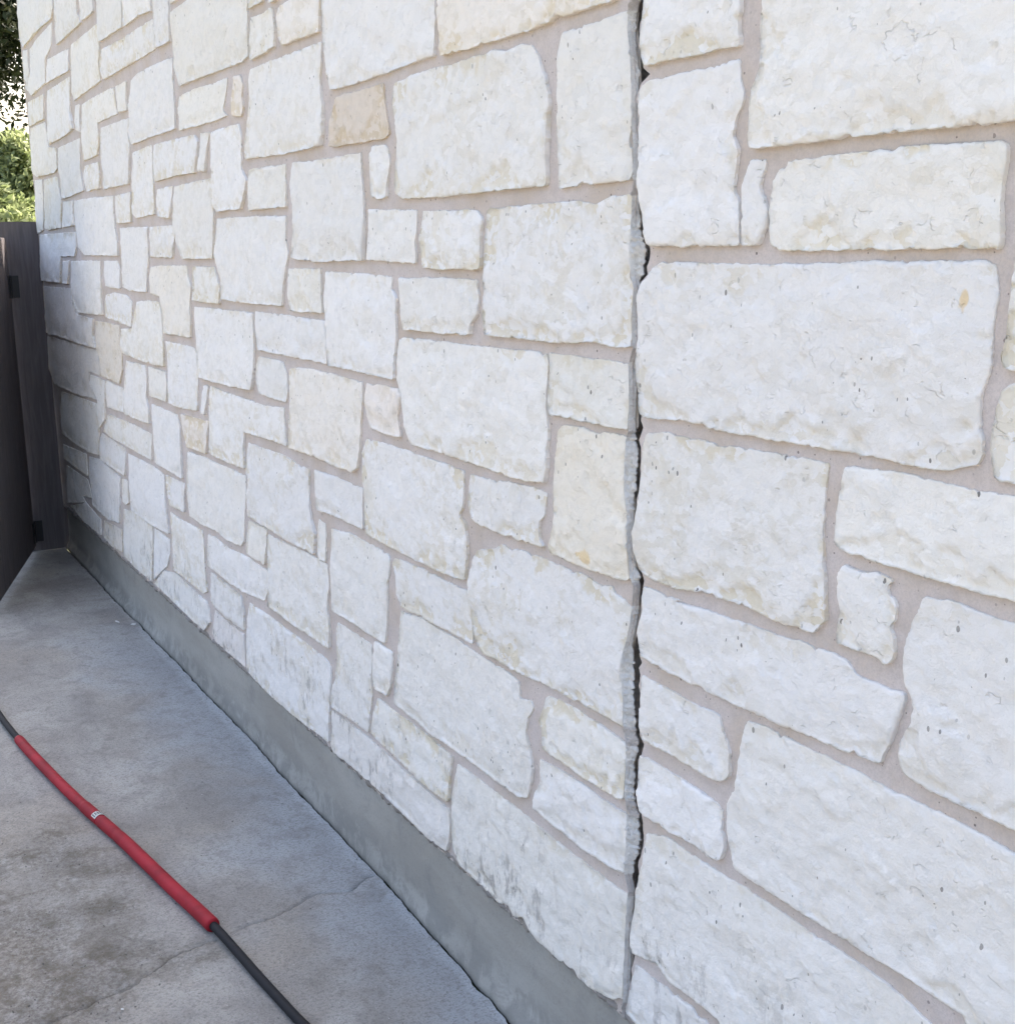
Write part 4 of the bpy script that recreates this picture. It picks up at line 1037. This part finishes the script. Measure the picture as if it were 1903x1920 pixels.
# ------------------------------------------------------------------ gate and its post board
def board(w, t, h, ear, seed):
    """upright board, dog-eared top with rounded ears, slight cup and split"""
    pr = []
    r = ear
    pr = [(-w/2, 0), (w/2, 0)]
    for k in range(7):
        a = k / 6 * math.pi / 2
        pr.append((w/2 - r + r * math.cos(a), h - r + r * math.sin(a)))
    for k in range(7):
        a = math.pi / 2 + k / 6 * math.pi / 2
        pr.append((-w/2 + r + r * math.cos(a), h - r + r * math.sin(a)))
    # more points along the straight sides for a wavering edge
    q = []
    for i in range(len(pr)):
        a, b = np.array(pr[i]), np.array(pr[(i + 1) % len(pr)])
        k = max(1, int(np.hypot(*(b - a)) / .06))
        for j in range(k):
            p = a + (b - a) * j / k
            dx = .0022 * fb(p[1] * 7, seed, 1 if p[0] > 0 else 2, 4, .6) if 0.01 < p[1] < h - r else 0
            q.append((p[0] + dx, p[1]))
    bm = bmesh.new()
    f1 = [bm.verts.new((x, -t/2, z)) for x, z in q]; f2 = [bm.verts.new((x, t/2, z)) for x, z in q]
    bm.faces.new(f1); bm.faces.new(f2[::-1])
    n = len(q)
    for i in range(n): bm.faces.new((f1[i], f2[i], f2[(i+1) % n], f1[(i+1) % n]))
    bmesh.ops.recalc_face_normals(bm, faces=bm.faces)
    return bm_mesh('board', bm)

o = link('fence_board', board(.246, .022, 1.825, .045, 3), M_WOOD)
o.location = (-7.2885, -0.093, -0.01); o.rotation_euler = (0, 0, R(90))
o['label'] = 'dark upright fence board with rounded top standing against the wall corner'; o['category'] = 'fence board'

GX, GY = -7.262, -0.178
gdir = math.atan2(-.505 + .178, -6.175 + 7.262)
gate = thing('wooden_gate', 'dark stained wooden gate swung open toward the viewer beside the wall corner', 'gate', (GX, GY, 0.0), gdir)
for k in range(9):
    me = board(.137, .018, 1.70 + .006 * math.sin(k * 2.1), .03, 20 + k)
    b = link('picket', me, M_WOOD, gate); b.location = (.075 + k * .141, 0.0, .03)
for zz in (.17, 1.50):
    bm = bmesh.new(); box_bm(bm, (1.24, .038, .089), (.64, -.0285, zz), .003); link('rail', bm_mesh('rail', bm), M_WOOD, gate)
bm = bmesh.new()
box_bm(bm, (1.50, .030, .080), (0, 0, 0), .003, Matrix.Rotation(-math.atan2(1.2, 1.16), 3, 'Y')); bmesh.ops.translate(bm, vec=(.64, -.0255, .84), verts=bm.verts)
link('brace', bm_mesh('brace', bm), M_WOOD, gate)
for zz in (.115, 1.472):
    bm = bmesh.new()
    ca = math.cos(-gdir); 
    # leaf on the gate
    box_bm(bm, (.052, .004, .118), (.032, .0115, zz), .001)
    # pin
    r = bmesh.ops.create_cone(bm, segments=14, radius1=.0065, radius2=.0065, depth=.122, cap_ends=True)
    bmesh.ops.translate(bm, vec=(.003, .014, zz), verts=r['verts'])
    # leaf on the post board (turned with the board's own face)
    rot = Matrix.Rotation(-gdir, 3, 'Z')
    c = rot @ Vector((-7.2745 - GX, -.150 - GY, 0)); c.z = zz
    box_bm(bm, (.004, .056, .118), c, .001, rot)
    h_ = link('hinge', bm_mesh('hinge', bm), M_IRON, gate)
    bm = bmesh.new()
    r = bmesh.ops.create_cone(bm, segments=10, radius1=.0038, radius2=.0026, depth=.002, cap_ends=True)
    bmesh.ops.rotate(bm, verts=r['verts'], matrix=Matrix.Rotation(R(-90), 3, 'X'))
    sm_ = bm_mesh('screw', bm)
    for dz in (-.04, 0, .04):
        link('screw', sm_, M_IRON, h_).location = (.030, .0140, zz + dz)

# ------------------------------------------------------------------ trees behind the gate
def tree(loc, ccen, crad, nleaf, lsize, label, a, b, trans, seed, trunk_r, clumps=60, group='trees beyond the gate'):
    rs = np.random.RandomState(seed)
    t = thing('leafy_tree', label, 'tree', loc, 0, group)
    cc = np.array(ccen) - np.array(loc)
    cl = rs.normal(size=(clumps, 3)); cl /= np.linalg.norm(cl, axis=1)[:, None]
    cl *= (rs.uniform(0.25, 1.0, clumps) ** .5)[:, None]
    cl = cc + cl * np.array(crad)
    # trunk and limbs
    sv, se, sr = [(0, 0, -.1)], [], [trunk_r]
    prev = 0
    for k in range(1, 6):
        f = k / 5
        sv.append((cc[0] * .5 * f + rs.uniform(-.05, .05), cc[1] * .5 * f + rs.uniform(-.05, .05), (cc[2] - crad[2] * .5) * f)); sr.append(trunk_r * (1 - .55 * f))
        se.append((prev, k)); prev = k
    fork = prev
    for c in cl[::3]:
        m_ = (np.array(sv[fork]) + c) / 2 + rs.uniform(-.15, .15, 3)
        i0 = len(sv); sv.append(tuple(m_)); sr.append(trunk_r * .22); sv.append(tuple(c)); sr.append(trunk_r * .07)
        se += [(fork, i0), (i0, i0 + 1)]
    verts, F = [], []
    for a_, b_ in se:
        p, q = Vector(sv[a_]), Vector(sv[b_]); d = (q - p).normalized()
        u = d.orthogonal().normalized(); w = d.cross(u); s = len(verts)
        for c_, r_ in ((p, sr[a_]), (q, sr[b_])):
            for j in range(7):
                an = j / 7 * 2 * math.pi; verts.append(c_ + (u * math.cos(an) + w * math.sin(an)) * r_)
        for j in range(7): F.append((s + j, s + (j + 1) % 7, s + 7 + (j + 1) % 7, s + 7 + j))
    link('trunk', mesh('trunk', verts, F), mat_simple('bark', (.09, .07, .055, 1), .95, .01), t)
    idx = rs.randint(0, clumps, nleaf)
    rad = min(crad) * rs.uniform(.22, .42, clumps)
    off = rs.normal(size=(nleaf, 3)); off /= np.linalg.norm(off, axis=1)[:, None]
    off *= (rs.uniform(0, 1, nleaf) ** .45 * rad[idx])[:, None]
    C = cl[idx] + off
    n1 = rs.normal(size=(nleaf, 3)); n1 /= np.linalg.norm(n1, axis=1)[:, None]
    up = rs.normal(size=(nleaf, 3)); n2 = np.cross(n1, up); n2 /= np.linalg.norm(n2, axis=1)[:, None]
    s = lsize * rs.uniform(.6, 1.3, nleaf)[:, None]
    L, W = n1 * s, n2 * s * .42
    V = np.stack([C - L, C + W, C + L, C - W], 1).reshape(-1, 3)
    me = bpy.data.meshes.new('crown')
    me.vertices.add(len(V)); me.vertices.foreach_set('co', V.ravel())
    me.loops.add(nleaf * 4); me.loops.foreach_set('vertex_index', np.arange(nleaf * 4))
    me.polygons.add(nleaf); me.polygons.foreach_set('loop_start', np.arange(nleaf) * 4)
    me.update(calc_edges=True)
    at = me.attributes.new('tone', 'FLOAT', 'POINT'); at.data.foreach_set('value', np.repeat(rs.uniform(0, 1, nleaf), 4))
    link('crown', me, mat_leaf('leaf_' + str(seed), a, b, trans), t)
    return t
tree((-14.6, 0.2, 0), (-14.3, -0.20, 4.95), (1.9, 1.9, 1.75), 150000, .044, 'dark dense tree whose leaves hang into the top left corner', (.016, .026, .010, 1), (.035, .05, .02, 1), .05, 3, .16, 120)
tree((-24.0, 2.4, 0), (-24.0, 2.6, 2.20), (2.6, 2.6, 1.30), 60000, .070, 'sunlit light green tree rising behind the dark fence board', (.15, .19, .07, 1), (.36, .40, .20, 1), .42, 7, .18, 70)
